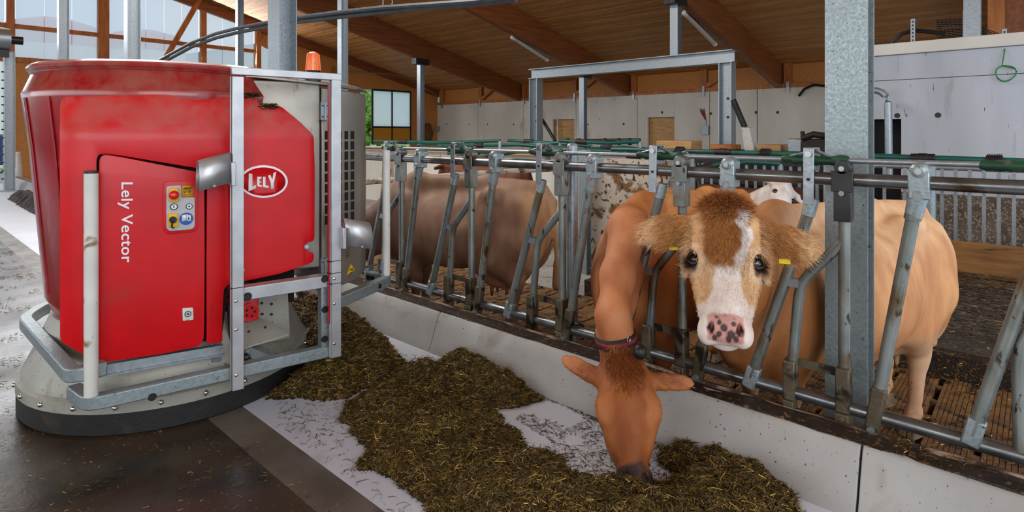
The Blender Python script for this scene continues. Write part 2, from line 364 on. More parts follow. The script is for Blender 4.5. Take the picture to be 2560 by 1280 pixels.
ob('tie_hole', b, 'dsteel', NW)
# --- far concrete wall
FW = empty('wall_back', (WX, 8, 0)); FW['kind'] = 'structure'
joints = [GY]+[P(u, 300, X=WX).y for u in (1195, 1308, 1440, 1593, 1774, 1893)]+[2.0, -4]
ops = [(P(1380, 300, X=WX).y, P(1436, 300, X=WX).y), (P(1616, 297, X=WX).y, P(1686, 297, X=WX).y)]
oz0, oz1 = 0.75, P(1400, 298, X=WX).z
for i in range(len(joints)-1):
    y1, y0 = joints[i]-.012, joints[i+1]+.012
    segs = [(y0, y1)]
    b = B(); cur = y0
    for (a1, a0) in sorted(ops, key=lambda q: q[1]):
        lo, hi = max(a0, y0), min(a1, y1)
        if hi > lo:
            bx(b, WX, WX+.3, cur, lo, FZ, WZ); bx(b, WX, WX+.3, lo, hi, oz1, WZ); bx(b, WX, WX+.3, lo, hi, FZ, oz0); cur = hi
    bx(b, WX, WX+.3, cur, y1, FZ, WZ); ob('cast_panel', b, 'wallc', FW)
b = B(); bx(b, WX+.02, WX+.28, -4, GY, FZ, WZ-.02); 
b.free()
for n_, (a1, a0) in enumerate(ops):
    b = B(); bx(b, WX+.16, WX+.2, a0, a1, oz0, oz1); ob('hatch_board', b, 'ply', FW)
    b = B(); bx(b, WX-.01, WX+.1, a1-.05, a1, oz0, oz1); ob('hatch_post', b, 'whiteP', FW)
    if n_ == 0:
        b = B(); bx(b, WX-.02, WX+.02, a1-.32, a1-.27, oz0+.22, oz1); ob('white_batten', b, 'whiteP', FW)
b = B()
for u in (1116, 1173, 1219, 1284, 1390, 1470): p = P(u, 311, X=WX-.003); cyl(b, p, p+Vector((.02, 0, 0)), .035, 8)
for u, v in ((1559, 310), (1655, 281), (1777, 284), (1890, 281), (1944, 281)): p = P(u, v, X=WX-.003); cyl(b, p, p+Vector((.02, 0, 0)), .05, 8)
ob('tie_hole', b, 'dsteel', FW)
b = B()
for k in range(14):
    a = k*.45; p = P(1755+random.uniform(-6, 6), 276+random.uniform(-6, 8), X=WX-.01); q = P(1766, 305, X=WX-.01); path(b, [p, p*.5+q*.5, q], .008, 4)
ob('rust_stain', b, 'glulam', FW)
b = B(); c_ = [P(1764, 300, X=WX-.03), P(1764, 322, X=WX-.03)]; bar(b, c_[0], c_[1], .03, .03); bx(b, WX-.1, WX, c_[1].y-.12, c_[1].y+.12, c_[1].z-.2, c_[1].z+.1)
ob('socket_box', b, 'galv', FW)
# timber band above the far wall
TB = empty('trim_1', (WX, 8, WZ)); TB['kind'] = 'structure'
b = B(); bx(b, WX+.1, WX+.2, -4, GY, WZ+.14, roofz(WX)+.1); ob('strand_board', b, 'osb', TB)
b = B(); bx(b, WX-.02, WX+.2, -4, GY, WZ, WZ+.14); ob('sill_beam', b, 'timber', TB)
for i in range(10):
    y = GY-.35-i*2.75; b = B(); bx(b, WX-.04, WX+.1, y-.11, y+.11, WZ+.14, roofz(WX)+.06); ob('post', b, 'timber', TB)
    if i % 2: b = B(); bar(b, (WX, y-.1, WZ+.2), (WX, y-1.0, roofz(WX)-.02), .08, .14); ob('brace', b, 'timber', TB)
    b = B(); bx(b, WX-.06, WX-.03, y-.04, y+.04, WZ-.15, WZ+.2); ob('bracket', b, 'galv', TB)
# --- roof: boards, deck, beams
RF = empty('ceiling', (8, 10, 5)); RF['kind'] = 'structure'
bw = .205; nb = 68
for i in range(nb):
    x1 = WX+.3-i*bw; x0 = x1-bw+.006
    b = B(); z0, z1 = roofz(x0), roofz(x1); dz_ = .004*(i % 3)
    vs = [b.verts.new(q) for q in ((x0, -4, z0+dz_), (x1, -4, z1+dz_), (x1, GY+.3, z1+dz_), (x0, GY+.3, z0+dz_), (x0, -4, z0+.05), (x1, -4, z1+.05), (x1, GY+.3, z1+.05), (x0, GY+.3, z0+.05))]
    for q in ((0, 1, 2, 3), (7, 6, 5, 4), (0, 4, 5, 1), (1, 5, 6, 2), (2, 6, 7, 3), (3, 7, 4, 0)): b.faces.new([vs[j] for j in q])
    ob('roof_board', b, 'wood' if (i*7) % 5 < 3 else 'wood2', RF, smooth=0)
xr = WX+.3-nb*bw; RX = 3.0
b = B(); slab(b, [(xr, -4, roofz(xr)), (RX, -4, roofz(RX)), (RX, GY+.3, roofz(RX)), (xr, GY+.3, roofz(xr))], (0, 0, 1), .06); ob('upper_deck', b, 'wood', RF)
b = B(); slab(b, [(RX, -4, roofz(RX)), (-9.5, -4, roofz(RX)-.24*12.5), (-9.5, GY+.3, roofz(RX)-.24*12.5), (RX, GY+.3, roofz(RX))], (0, 0, 1), .06); ob('far_slope', b, 'wood', RF)
b = B(); slab(b, [(WX+.6, -4, roofz(WX)+.02), (RX, -4, roofz(RX)+.12), (RX, GY+.3, roofz(RX)+.12), (WX+.6, GY+.3, roofz(WX)+.02)], (0, 0, 1), .05); ob('sheeting', b, 'galv', RF)
BH = .86
for k_ in range(4):
    y = CY0+CS_*k_; b = B()
    q = [(WX+.2, roofz(WX+.2)), (RX, roofz(RX)), (RX, roofz(RX)-BH), (WX+.2, roofz(WX+.2)-BH+.1)]
    slab(b, [(x, y-.1, z) for x, z in q], (0, 1, 0), .2); bm_ = ob('beam', b, 'glulam', None, kind='structure', bevel=.01)
# columns carrying the beams
def column(name, x, y, z0, z1, w_, d_, m='galv', label=None, H_=True, rot=0, grp=None):
    e = empty(name, (x, y, z0), rot, label=label, cat='column', group=grp)
    b = B()
    if H_: hbeam(b, (0, 0, 0), (0, 0, z1-z0), w_, d_, .012, up=(1, 0, 0), tf=.014)
    else: bx(b, -w_/2, w_/2, -d_/2, d_/2, 0, z1-z0)
    ob('shaft', b, m, e, local=True, bevel=0 if H_ else .008); return e
def beamz(x): return roofz(x)-BH
g1 = 'steel columns along the feed fence'
c1 = column('steel_column', 3.0, .645, FZ, beamz(3.0), .17, .14, 'galvw', 'massive galvanised steel column behind the fence beside the fawn cow')
b = B(); bx(b, -.12, .12, -.14, .14, 0, .02); ob('base_plate', b, 'galvw', c1, local=True)
b = B(); bx(b, -.2, .2, -.2, .2, -.1, .12); ob('concrete_plinth', b, 'kerb', c1, local=True, bevel=.02)
for k_, lb in ((1, 'wide steel column rising behind the red machine below the hoses'), (2, 'second steel column from the timber gable behind the red machine'), (3, 'steel column nearest the timber gable, over the left rim of the tub')):
    column('steel_column', 3.0, CY0+CS_*k_, FZ, beamz(3.0), .27 if k_ == 1 else .22, .2, 'galv', lb)
XB = 7.1
column('steel_column', XB, CY0+CS_*3, FZ, beamz(XB), .17, .17, 'galv', 'slim steel column behind the guard frame between two translucent windows')
column('steel_column', XB, CY0+CS_*2, FZ, beamz(XB), .17, .17, 'galv', 'slim steel column right behind the orange beacon')
def headed(x, y, zb, w_, lb):
    e = column('steel_column', x, y, zb, beamz(x)-.1, w_, w_, 'galv', lb)
    b = B(); h_ = beamz(x)-.1-zb; bx(b, -.32, .32, -.13, .13, h_, h_+.22); ob('head_bracket', b, 'dsteel', e, local=True); return e
headed(13.74, CY0+CS_*3, FZ, .2, 'steel column with dark head bracket before the gable window')
headed(16.4, CY0+CS_*2, FZ, .2, 'steel column standing inside the steel portal frame')
# portal frame carrying a column
PX = 12.3
y0, y1 = P(1818, 300, X=PX).y, P(1340, 300, X=PX).y
ptop = 1.4+.0973*1.485*PX
PF = empty('steel_portal', (PX, (y0+y1)/2, FZ), label='grey steel portal of two legs and one beam over the passage', cat='steel frame')
for y in (y0, y1):
    b = B(); hbeam(b, (PX, y, FZ), (PX, y, ptop-.27), .26, .28, up=(0, 1, 0), tf=.02, tw=.015); ob('leg', b, 'galv', PF)
b = B(); hbeam(b, (PX, y0-.16, ptop-.13), (PX, y1+.16, ptop-.13), .26, .27, tf=.02, tw=.015); ob('beam', b, 'galv', PF)
for y in (y0, y1):
    for z in (1.75, 2.15): b = B(); cyl(b, (PX-.02, y-.02, z), (PX+.02, y-.02, z), .03, 8); ob('bolt', b, 'black', PF)
b = B(); cyl(b, P(1355, 298, X=PX+.3), P(1388, 352, X=PX+.3), .045, 8); ob('brace', b, 'dsteel', PF)
headed(PX, CY0+CS_*1+.02, ptop, .19, 'steel column standing on top of the portal beam')
e = column('steel_column', NWX+.12, P(2431, 60, X=NWX+.12).y, nwt, beamz(NWX)+.3, .17, .17, 'galv', 'steel column on top of the right concrete wall')
# perforated strut channels, mesh tray and coiled green cord on that wall
def strut(u, v0, v1, lb):
    p = P(u, v1, X=NWX+.1); q = P(u, v0, X=NWX+.1); e = empty('slotted_channel', (p.x, p.y, nwt), label=lb, cat='channel')
    b = B(); hh = q.z-nwt; bx(b, .0, .02, -.03, .03, 0, hh); bx(b, 0, .04, -.03, -.026, 0, hh); bx(b, 0, .04, .026, .03, 0, hh); ob('rail', b, 'galv', e, local=True)
    b = B()
    for i in range(int(hh/.05)): bx(b, -.003, .001, -.008, .008, .02+i*.05, .045+i*.05)
    ob('slot', b, 'black', e, local=True)['kind'] = 'stuff'
strut(2282, 47, 126, 'tall slotted channel standing on the right wall, hose across it')
strut(2413, 25, 118, 'slotted channel beside the mesh tray against the wall column')
strut(2511, 72, 110, 'short slotted channel above the green cord')
b = B()
for k_ in range(9):
    p = P(2340, 52+k_*5, X=NWX+.35+.02*k_); q = P(2408, 48+k_*7, X=NWX+.35+.02*k_); path(b, [p, (p+q)/2+Vector((0, 0, .01)), q], .005, 5)
for k_ in range(7):
    p = P(2342+k_*11, 50, X=NWX+.35); q = P(2364+k_*8, 104, X=NWX+.5); path(b, [p, q], .004, 5)
for z in (70, 97): bar(b, P(2355, z, X=NWX+.33), P(2412, z-3, X=NWX+.33), .01, .03)
ob('mesh_tray', b, 'dsteel', label='dark wire mesh tray with pale strips lying on the right wall', cat='cable tray')
b = B()
for k_ in range(4): path(b, [P(2445, 66+k_*4, X=NWX+.3), P(2498, 84+k_*5, X=NWX+.3)], .005, 5)
for k_ in range(9): path(b, [P(2448+k_*6, 67+k_*2, X=NWX+.3), P(2448+k_*6, 79+k_*2.6, X=NWX+.3)], .004, 5)
ob('wire_ladder', b, 'dsteel', label='thin wire basket section leaning beyond the wall column', cat='cable tray')
b = B(); path(b, [P(u, v, X=NWX+.2) for u, v in ((2220, 131), (2232, 104), (2256, 84), (2285, 76), (2330, 80), (2365, 86))], .028, 8)
ob('corrugated_hose', b, 'black', label='thick dark hose bending up from the right wall', cat='hose')
b = B(); cc = P(2514, 183, X=NWX-.05)
pts = [P(2514, 108, X=NWX+.1), P(2511, 130, X=NWX-.04), P(2505, 165, X=NWX-.05)]
for k_ in range(40):
    a = 2.6+k_*.42; r_ = .095+.006*math.sin(k_*1.3); pts.append(cc+Vector((-.01*k_/40, math.cos(a)*r_, math.sin(a)*r_)))
path(b, pts, .007, 6); ob('green_cord', b, mat('green_cord', '1f7a35', rough=.5), label='coiled green cord hanging on the right concrete wall', cat='cord')
b = B(); path(b, [P(u, v, X=NWX-.3) for u, v in ((2175, 228), (2190, 226), (2203, 230), (2214, 240), (2220, 256), (2221, 300), (2223, 470))], .045, 12)
ob('bent_pipe', b, 'galv', label='galvanised pipe bent over at the top beside the dark wall opening', cat='pipe')
for i, (u, lb) in enumerate(((2470, 'orange brown timber post seen above the right wall'), (2541, 'reddish timber post above the right wall at the frame edge'))):
    p = P(u, 60, X=13.5); p.y -= .12*(i == 0); b = B(); bx(b, 13.4, 13.55, p.y-.12, p.y+.12, FZ, 4.05 if i == 0 else 4.9); ob('timber_post', b, 'timber' if i == 0 else 'glulam', label=lb, cat='post')
# --- gable wall of timber, strand board and translucent sheets
GW = empty('wall_gable', (8, GY, 0)); GW['kind'] = 'structure'
gx0 = P(35, 300, Y=GY).x; sill = 3.62
wx0, wx1 = P(932, 230, Y=GY).x-.02, P(1026, 230, Y=GY).x; wz0, wz1 = P(980, 345, Y=GY).z, P(980, 227, Y=GY).z
ogap = P(914, 230, Y=GY).x-.3
b = B(); bx(b, gx0, ogap, GY, GY+.12, FZ, sill); ob('strand_board', b, 'osb', GW)
b = B(); slab(b, [(ogap, GY, wz1), (WX, GY, wz1), (WX, GY, roofz(WX)+.05), (12.6, GY, roofz(12.6)+.05), (11.2, GY, sill+.9), (11.0, GY, sill), (ogap, GY, sill)], (0, 1, 0), .12); ob('strand_board', b, 'osb', GW)
b = B(); bx(b, wx1, WX, GY, GY+.12, FZ, wz1); ob('strand_board', b, 'osb', GW)
b = B(); bx(b, ogap, wx1, GY, GY+.12, FZ, .3); ob('plinth', b, 'concrete', GW)
# translucent sheets between posts
edges = [-8.6, -5, -2, P(26, 50, Y=GY).x, P(258, 50, Y=GY).x, P(508, 50, Y=GY).x, P(645, 60, Y=GY).x]
ztop = lambda x: (roofz(x) if x > RX else roofz(RX)-.24*(RX-x))-.35
pw = .24
for i in range(len(edges)-1):
    a, c_ = edges[i]+.12, edges[i+1]-.12; n = max(1, int((c_-a)/.55))
    for j in range(n):
        x0_, x1_ = a+(c_-a)*j/n+.008, a+(c_-a)*(j+1)/n-.008
        b = B(); slab(b, [(x0_, GY+.1, sill), (x1_, GY+.1, sill), (x1_, GY+.1, ztop(x1_)), (x0_, GY+.1, ztop(x0_))], (0, 1, 0), .02); ob('translucent_sheet', b, 'poly', GW, smooth=0)
for (u0, u1) in ((655, 774), (790, 828)):
    x0_, x1_ = P(u0, 150, Y=GY).x, P(u1, 150, Y=GY).x; n = 3 if u0 < 700 else 1
    for j in range(n):
        a, c_ = x0_+(x1_-x0_)*j/n+.006, x0_+(x1_-x0_)*(j+1)/n-.006
        b = B(); slab(b, [(a, GY+.1, sill+.12), (c_, GY+.1, sill+.12), (c_, GY+.1, ztop(c_)-.62), (a, GY+.1, ztop(a)-.5)], (0, 1, 0), .02); ob('translucent_sheet', b, 'poly', GW, smooth=0)
    b = B(); bar(b, (x1_+.1, GY+.02, sill), (x1_+.1, GY+.02, ztop(x1_)-.4), .2, .12, up=(0, 1, 0)); ob('post', b, 'timber', GW)
for x in edges[2:] + [P(782, 150, Y=GY).x]:
    b = B(); w_ = .3 if abs(x-edges[4]) < .1 else .18; bx(b, x-w_/2, x+w_/2, GY-.1, GY+.12, FZ if x < 1 else sill-.1, ztop(x)+.3); ob('post', b, 'timber', GW, bevel=.008)
for z, lw in ((sill, .16), (4.62, .13)):
    b = B(); bx(b, -8.6, edges[-1], GY-.04, GY+.1, z-lw/2, z+lw/2); ob('girt', b, 'timber', GW, bevel=.006)
b = B(); bar(b, P(410, 152, Y=GY-.1), P(505, -12, Y=GY-.1), .16, .12, up=(0, 1, 0)); ob('brace', b, 'timber', GW)
b = B(); q = [(RX, ztop(RX)+.4), (WX, roofz(WX)+.02), (WX, roofz(WX)-.35), (RX, ztop(RX)-.05)]; slab(b, [(x, GY-.12, z) for x, z in q], (0, 1, 0), .2); ob('rafter', b, 'glulam', GW)
b = B(); slab(b, [(P(655, 60, Y=GY).x-.2, GY+.02, roofz(9.9)-.3), (P(655, 60, Y=GY).x-.2, GY+.02, ztop(9.9)-.55), (12.9, GY+.02, ztop(12.9)-1.0), (12.9, GY+.02, roofz(12.9)-.3)], (0, 1, 0), .06); ob('strand_board', b, 'osb', GW)
b = B(); bx(b, 10.1+.3, 13.4, GY-.02, GY+.06, sill-.05, sill+.12); ob('girt', b, 'timber', GW)
# big gate with panes (window) and opening beside
W1 = empty('window_1', ((wx0+wx1)/2, GY, .3)); W1['kind'] = 'structure'
zs = P(980, 318, Y=GY).z
b = B()
for x in (wx0, (wx0+wx1)/2, wx1): bx(b, x-.03, x+.03, GY-.03, GY+.05, wz0-.3, wz1)
for z in (wz1, zs): bx(b, wx0, wx1, GY-.03, GY+.05, z-.04, z+.04)
ob('frame', b, 'dsteel', W1)
for a, c_ in ((wx0, (wx0+wx1)/2), ((wx0+wx1)/2, wx1)):
    b = B(); bx(b, a+.03, c_-.03, GY, GY+.02, zs+.04, wz1-.04); ob('pane', b, 'poly', W1)
b = B(); bx(b, wx0+.03, wx1-.03, GY, GY+.03, wz0-.3, zs-.04); ob('lower_panel', b, 'orangep', W1)
b = B(); path(b, [P(u, v, Y=GY-.1) for u, v in ((860, 179), (900, 181), (975, 185), (1000, 190), (1030, 202), (1095, 240))], .03, 6); ob('trim_conduit', b, 'galv', GW)
# --- left open side: low wall and posts
b = B(); bx(b, -9.2, -9, -4, GY, -.3, 1.0); struct('wall_left', b, 'concrete')
# door post at far left with motor
e = column('door_post', 2.2, 18.6, 0, 3.4, .26, .2, 'galv', 'tall perforated steel post left of the strand board wall')
for i in range(14): b = B(); cyl(b, (-.14, .03, .3+i*.2), (-.1, .03, .3+i*.2), .018, 8); ob('bolt_hole', b, 'black', e, local=True)
b = B(); bx(b, -.3, .55, -.25, .25, 0, .035); ob('base_plate', b, 'galv', e, local=True)
p = P(8, 98, Y=18.2); e = empty('gate_motor', (p.x, p.y, p.z-.3), label='grey cylindrical motor on top of the far left post', cat='motor')
b = B(); cyl(b, p+Vector((-.35, 0, 0)), p+Vector((.12, 0, 0)), .26, 20); ob('housing', b, 'galv', e)
b = B(); cyl(b, p+Vector((.12, 0, 0)), p+Vector((.36, 0, 0)), .1, 16); bx(b, p.x-.3, p.x+.1, p.y-.1, p.y+.1, p.z-.42, p.z-.26); ob('gear_end', b, 'black', e)
# small tools by the strand board
p = P(45, 440, Y=20.5); b = B(); path(b, [(p.x, p.y, 0), (p.x+.02, p.y, .5), (p.x, p.y, .9)], [.1, .07, .05], 10); e = ob('rubber_boots', b, 'whiteP', label='pale rubber boot standing at the foot of the board wall', cat='boot')
e = empty('hurdle', (3.0, 19.2, 0), label='galvanised hurdle leaning by the board wall behind the tub', cat='hurdle')
for i in range(7): b = B(); cyl(b, (2.72+i*.09, 19.0+i*.06, .12), (2.72+i*.09, 19.0+i*.06, 1.55), .025, 8); ob('bar', b, 'galv', e)
b = B(); cyl(b, (2.66, 19, 1.55), (3.4, 19.45, 1.55), .03, 8); ob('top_tube', b, 'galv', e); b = B(); cyl(b, (2.66, 19, .12), (3.4, 19.45, .12), .03, 8); ob('bottom_tube', b, 'galv', e)
# outside: silos, trees, hill
def silo(u, w_px, vtop, vbot, y, lb, lblu):
    c_ = P(u, vtop, Y=y); d_ = (c_-Vector((0, 0, H))).dot(Vector((SN, CS, 0))); r_ = w_px/2/FPX*d_
    e = empty('silo', (c_.x, c_.y, -.3), label=lb, cat='silo'); z1 = c_.z
    b = B(); revolve(b, [(r_, 0), (r_, z1-.9), (r_*.985, z1-.75)], 40); ob('shell', b, 'siloW', e, local=True)
    b = B(); revolve(b, [(r_*1.01, z1-1.0), (r_*1.0, z1-.4), (r_*.86, z1), (r_*.4, z1+.28), (0.01, z1+.33)], 40); ob('dome', b, 'siloR', e, local=True)
    b = B(); dr = Vector((-SN*.4-.25, -CS, 0)).normalized()
    sd = Vector((dr.y, -dr.x, 0))
    for q, m_ in ((0, 0), (1, 1)):
        pass
    a = math.atan2(dr.y, dr.x); revolve(b, [(r_*1.012, z1-2.2), (r_*1.012, z1-1.5)], 8, a0=a-.35, a1=a+.35); ob('label_plate', b, 'whiteP', e, local=True)
    b = B(); revolve(b, [(r_*1.02, z1-2.0), (r_*1.02, z1-1.65)], 6, a0=a-.1, a1=a+.28); ob('label_mark', b, 'siloR', e, local=True)
silo(135, 210, 48, 140, 33, 'white feed silo with red domed top, the larger one outside', 0)
silo(366, 170, 78, 150, 39, 'white feed silo with red domed top, the smaller one outside', 0)
def tree(p, h_, r_, lb, seed):
    e = empty('tree', p, label=lb, cat='tree'); rg = random.Random(seed)
    b = B(); path(b, [(0, 0, 0), (.1, 0, h_*.5), (0, .1, h_*.8)], [.25, .18, .08], 8); ob('trunk', b, 'glulam', e, local=True)
    b = B()
    for i in range(500):
        a, t_ = rg.uniform(0, 6.28), rg.random(); rr = r_*(1-t_)**.6*rg.uniform(.4, 1); z = h_*(.2+.8*t_)
        q = bmesh.ops.create_icosphere(b, subdivisions=1, radius=rg.uniform(.15, .4)); bmesh.ops.translate(b, verts=q['verts'], vec=(math.cos(a)*rr, math.sin(a)*rr, z))
    ob('crown', b, 'leaf', e, local=True)
tree(P(924, 470, Y=44)*1+Vector((0, 0, 0)) if 0 else Vector((P(918, 300, Y=44).x, 44, -.3)), 5.2, 2.6, 'sunlit light green tree seen through the gable opening', 1)
tree(Vector((P(946, 300, Y=52).x, 52, -.3)), 4.6, 2.6, 'green tree standing behind the translucent gate panes', 2)
tree(Vector((P(2, 300, Y=40).x-.6, 40, -.3)), 6, 2.6, 'bright green tree outside beyond the far left opening', 3)
b = B(); prof = [(-60, 0), (-40, 9), (-10, 14), (20, 22), (45, 17), (80, 12), (120, 0)]
slab(b, [(x+40, 110-abs(x)*.1, z-.5) for x, z in prof], (0, 1, 0), 20); struct('hill', b, 'hill')
for i, (cx, col_) in enumerate(((P(2, 385, Y=28).x, '2d4f86'),)):
    e = empty('parked_car', (cx-.5, 28, -.02), label='dark blue parked car outside the far left opening', cat='car')
    b = B(); slab(b, [(-2, -.8, .3), (2, -.8, .3), (2, -.8, .8), (1.1, -.8, .9), (.6, -.8, 1.4), (-1.2, -.8, 1.42), (-1.9, -.8, .9)], (0, 1, 0), 1.6); ob('body', b, mat('car_blue', col_, rough=.3, clear=.5), e, local=True, bevel=.06)
    for q in (-1.3, 1.3): b = B(); cyl(b, (q, -.85, .32), (q, .85, .32), .33, 20); ob('wheel', b, 'rubber', e, local=True)
# --- tube lamps and hoses
for (u0, v0, u1, v1, k_, lb) in ((936, 88, 1026, 135, 3, 'long tube lamp under the farthest roof beam'), (1284, 96, 1366, 149, 2, 'long tube lamp under the middle roof beam'), (1714, 36, 1786, 109, 1, 'long tube lamp under the nearest roof beam')):
    Y = CY0+CS_*k_+.12; p, q = P(u0, v0, Y=Y+.1), P(u1, v1, Y=Y+.1); e = empty('tube_lamp', (p+q)/2, label=lb, cat='lamp')
    b = B(); path(b, [p, q], .055, 10); ob('diffuser', b, 'tubel', e); d_ = (q-p).normalized()
    b = B(); path(b, [p-d_*.1, p+d_*.02], .06, 10); path(b, [q-d_*.02, q+d_*.06], .06, 10); ob('end_cap', b, 'whiteP', e)
    b = B(); bar(b, p+Vector((0, -.02, .07)), q+Vector((0, -.02, .07)), .05, .04); ob('housing', b, 'galv', e)
HX = 4.0
hp = [(385, 158), (430, 133), (480, 106), (540, 84), (600, 69), (670, 56), (750, 43), (840, 32), (950, 20), (1080, 11), (1180, 4), (1290, -8)]
for dv, dx, lb in ((0, 0, 'upper of the two dark hoses swinging above the machine'), (11, .03, 'lower of the two dark hoses swinging above the machine')):
    pts = [P(u, v+dv*(1 if u < 1000 else .6), X=HX+dx) for u, v in hp]
    b = B(); path(b, pts, .03, 8); ob('suspended_hose', b, 'hose', label=lb, cat='hose')
for u, lb in ((958, 'short chain holding up the two dark hoses, the one nearer the beacon'), (981, 'short chain holding up the two dark hoses, the one nearer the portal')):
    p = P(u, 20, X=HX); b = B()
    for i in range(22): cyl(b, p+Vector((0, .008*(i % 2), i*.04)), p+Vector((0, -.008*(i % 2)+.004, i*.04+.036)), .007, 6)
    ob('hanging_chain', b, 'galv', label=lb, cat='chain', group='chains holding the hoses')
# ------------------------------------------------------------------ self locking feed fence
TZ = 1.213; BZ = .285                      # rail heights
FN = empty('feed_fence', (FX, 3, .2), label='galvanised self locking cattle feed fence with slanted yokes along the kerb', cat='fence')
def fz(p, dx=0): return Vector((FX+dx, p.y, p.z))
def fp(u, v, dx=0): return P(u, v, X=FX+dx)
Y0, Y1 = -.6, 6.0
b = B(); path(b, [(FX, Y0, TZ), (FX, Y1, TZ)], .0265, 16); ob('top_rail', b, 'rail', FN)
b = B(); path(b, [(FX, Y0, BZ), (FX, Y1, BZ)], .027, 16); ob('bottom_rail', b, 'rail', FN)
b = B(); path(b, [(FX+.03, Y0, TZ+.075), (FX+.03, Y1, TZ+.075)], .0115, 12); ob('locking_rod', b, 'galv', FN)
b = B(); path(b, [(FX+.02, Y0, BZ-.085), (FX+.02, Y1, BZ-.085)], .012, 10); ob('lower_rod', b, 'darktube', FN)
# per place: upright y, slanted fixed tube (clamp y, foot y), bracket (y), swing tube foot y, bent tube (top, bend, foot)
places = [
 dict(up=P(2110, 420, X=FX).y, cl=P(2300, 440, X=FX).y, ft=P(2188, 1060, X=FX).y, br=P(2027, 380, X=FX).y, sw=P(1882, 950, X=FX).y),
 dict(up=P(1705, 400, X=FX).y, cl=P(1825, 430, X=FX).y, ft=P(1752, 930, X=FX).y, br=P(1640, 380, X=FX).y, sw=P(1560, 860, X=FX).y),
 dict(up=P(1405, 400, X=FX).y, cl=P(1487, 420, X=FX).y, ft=P(1424, 815, X=FX).y, br=P(1356, 365, X=FX).y, sw=P(1277, 785, X=FX).y),
 dict(up=P(1178, 400, X=FX).y, cl=P(1241, 400, X=FX).y, ft=P(1200, 755, X=FX).y, br=P(1141, 355, X=FX).y, sw=P(1082, 722, X=FX).y),
 dict(up=P(1003, 400, X=FX).y, cl=P(1052, 390, X=FX).y, ft=P(1017, 720, X=FX).y, br=P(972, 352, X=FX).y, sw=P(925, 690, X=FX).y)]
a_ = places[0]
places.append(dict(up=a_['up']-.71, cl=a_['cl']-.70, ft=a_['ft']-.71, br=P(2700, 400, X=FX).y, sw=P(2432, 1085, X=FX).y))
z_ = places[4]; places.append({k: v+.8 for k, v in z_.items()})
SWAP = {}
for i, p in enumerate(places):
    up, cl, ft, brk, sw = p['up'], p['cl'], p['ft'], p['br'], p['sw']
    # upright
    b = B(); path(b, [(FX+.005, up, BZ+.03), (FX+.005, up, TZ-.03)], .0225, 14); ob('upright', b, 'tube', FN)
    b = B(); bx(b, FX-.034, FX+.03, up-.031, up+.031, TZ-.17, TZ-.03); bx(b, FX-.036, FX-.03, up-.04, up+.04, TZ-.05, TZ+.035)
    path(b, [(FX-.036, up, TZ+.05), (FX+.036, up, TZ+.05)], .03, 12); clp = ob('clamp', b, 'tube' if i else 'dsteel', FN, bevel=.006)
    for z in (TZ+.045, TZ-.055): b = B(); path(b, [(FX-.046, up, z), (FX-.036, up, z)], .011, 8); ob('bolt', b, 'chrome', clp)
    b = B(); bx(b, FX-.034, FX+.03, up-.026, up+.026, BZ-.02, BZ+.16); s_ = ob('lower_sleeve', b, 'darktube', FN, bevel=.006)
    b = B(); bx(b, FX-.042, FX+.03, up-.026, up+.026, BZ-.11, BZ-.02); path(b, [(FX-.05, up, BZ-.04), (FX+.04, up, BZ-.04)], .012, 8); ob('foot_strap', b, 'darktube', s_, bevel=.012)
    # ring on the rod
    b = B(); bmesh.ops.create_cone(b, cap_ends=False, segments=14, radius1=.001, radius2=.001, depth=.001); b.free(); b = B()
    path(b, [(FX+.03+math.cos(q)*.001, up+.028*math.sin(q)*.8, TZ+.075+.028*math.cos(q)-.006) for q in [k*math.pi/6 for k in range(13)]], .005, 6, caps=False); ob('rod_ring', b, 'galv', FN)
    # fixed slanted tube
    d_ = (ft-cl)/(TZ-BZ)
    T = lambda z: Vector((FX-.012, cl+d_*(TZ-z)*1.0, z))
    b = B(); path(b, [T(BZ+.03), T(TZ-.12)], .0235, 14); path(b, [T(TZ-.12), T(TZ-.14)], .029, 14); ob('slanted_tube', b, 'tube', FN)
    b = B(); path(b, [(FX-.045, cl, TZ+.045), (FX-.03, cl, TZ+.045), (FX+.04, cl, TZ+.045)], [.02, .034, .034], 14)
    bx(b, FX-.04, FX+.035, cl-.034, cl+.034, TZ-.06, TZ+.045); path(b, [(FX-.01, cl, TZ-.03), T(TZ-.14)], [.036, .028], 14)
    c2 = ob('clamp', b, 'galvw', FN, bevel=.005)
    for z in (TZ+.045, TZ-.055): b = B(); path(b, [(FX-.052, cl, z), (FX-.04, cl, z)], .012, 8); ob('bolt', b, 'chrome', c2)
    b = B(); bar(b, T(BZ+.12)+Vector((-.004, 0, 0)), T(BZ-.07)+Vector((-.004, 0, 0)), .052, .046, up=(1, 0, 0)); f_ = ob('lower_sleeve', b, 'darktube', FN, bevel=.008)
    b = B(); q = T(BZ-.045); path(b, [q+Vector((-.045, 0, 0)), q+Vector((.03, 0, 0))], .014, 8); ob('bolt', b, 'galv', f_)
    # bracket, green grip and swing tube
    if i == 5: continue
    b = B(); bar(b, (FX-.03, brk, TZ+.125), (FX-.036, brk+.0, TZ-.11), .042, .006, up=(1, 0, 0))
    bar(b, (FX+.05, brk, TZ+.125), (FX+.05, brk, TZ+.03), .042, .006, up=(1, 0, 0)); bar(b, (FX-.03, brk, TZ+.125), (FX+.05, brk, TZ+.125), .042, .006, up=(0, 0, 1))
    k_ = ob('bracket_strap', b, 'galv', FN, bevel=.002)
    b = B(); path(b, [(FX-.042, brk, TZ+.1), (FX-.03, brk, TZ+.1)], .013, 10); ob('bolt', b, 'chrome', k_)
    b = B(); path(b, [(FX-.04, brk, TZ-.005), (FX-.034, brk, TZ-.005)], .007, 8); ob('hole', b, 'black', k_)
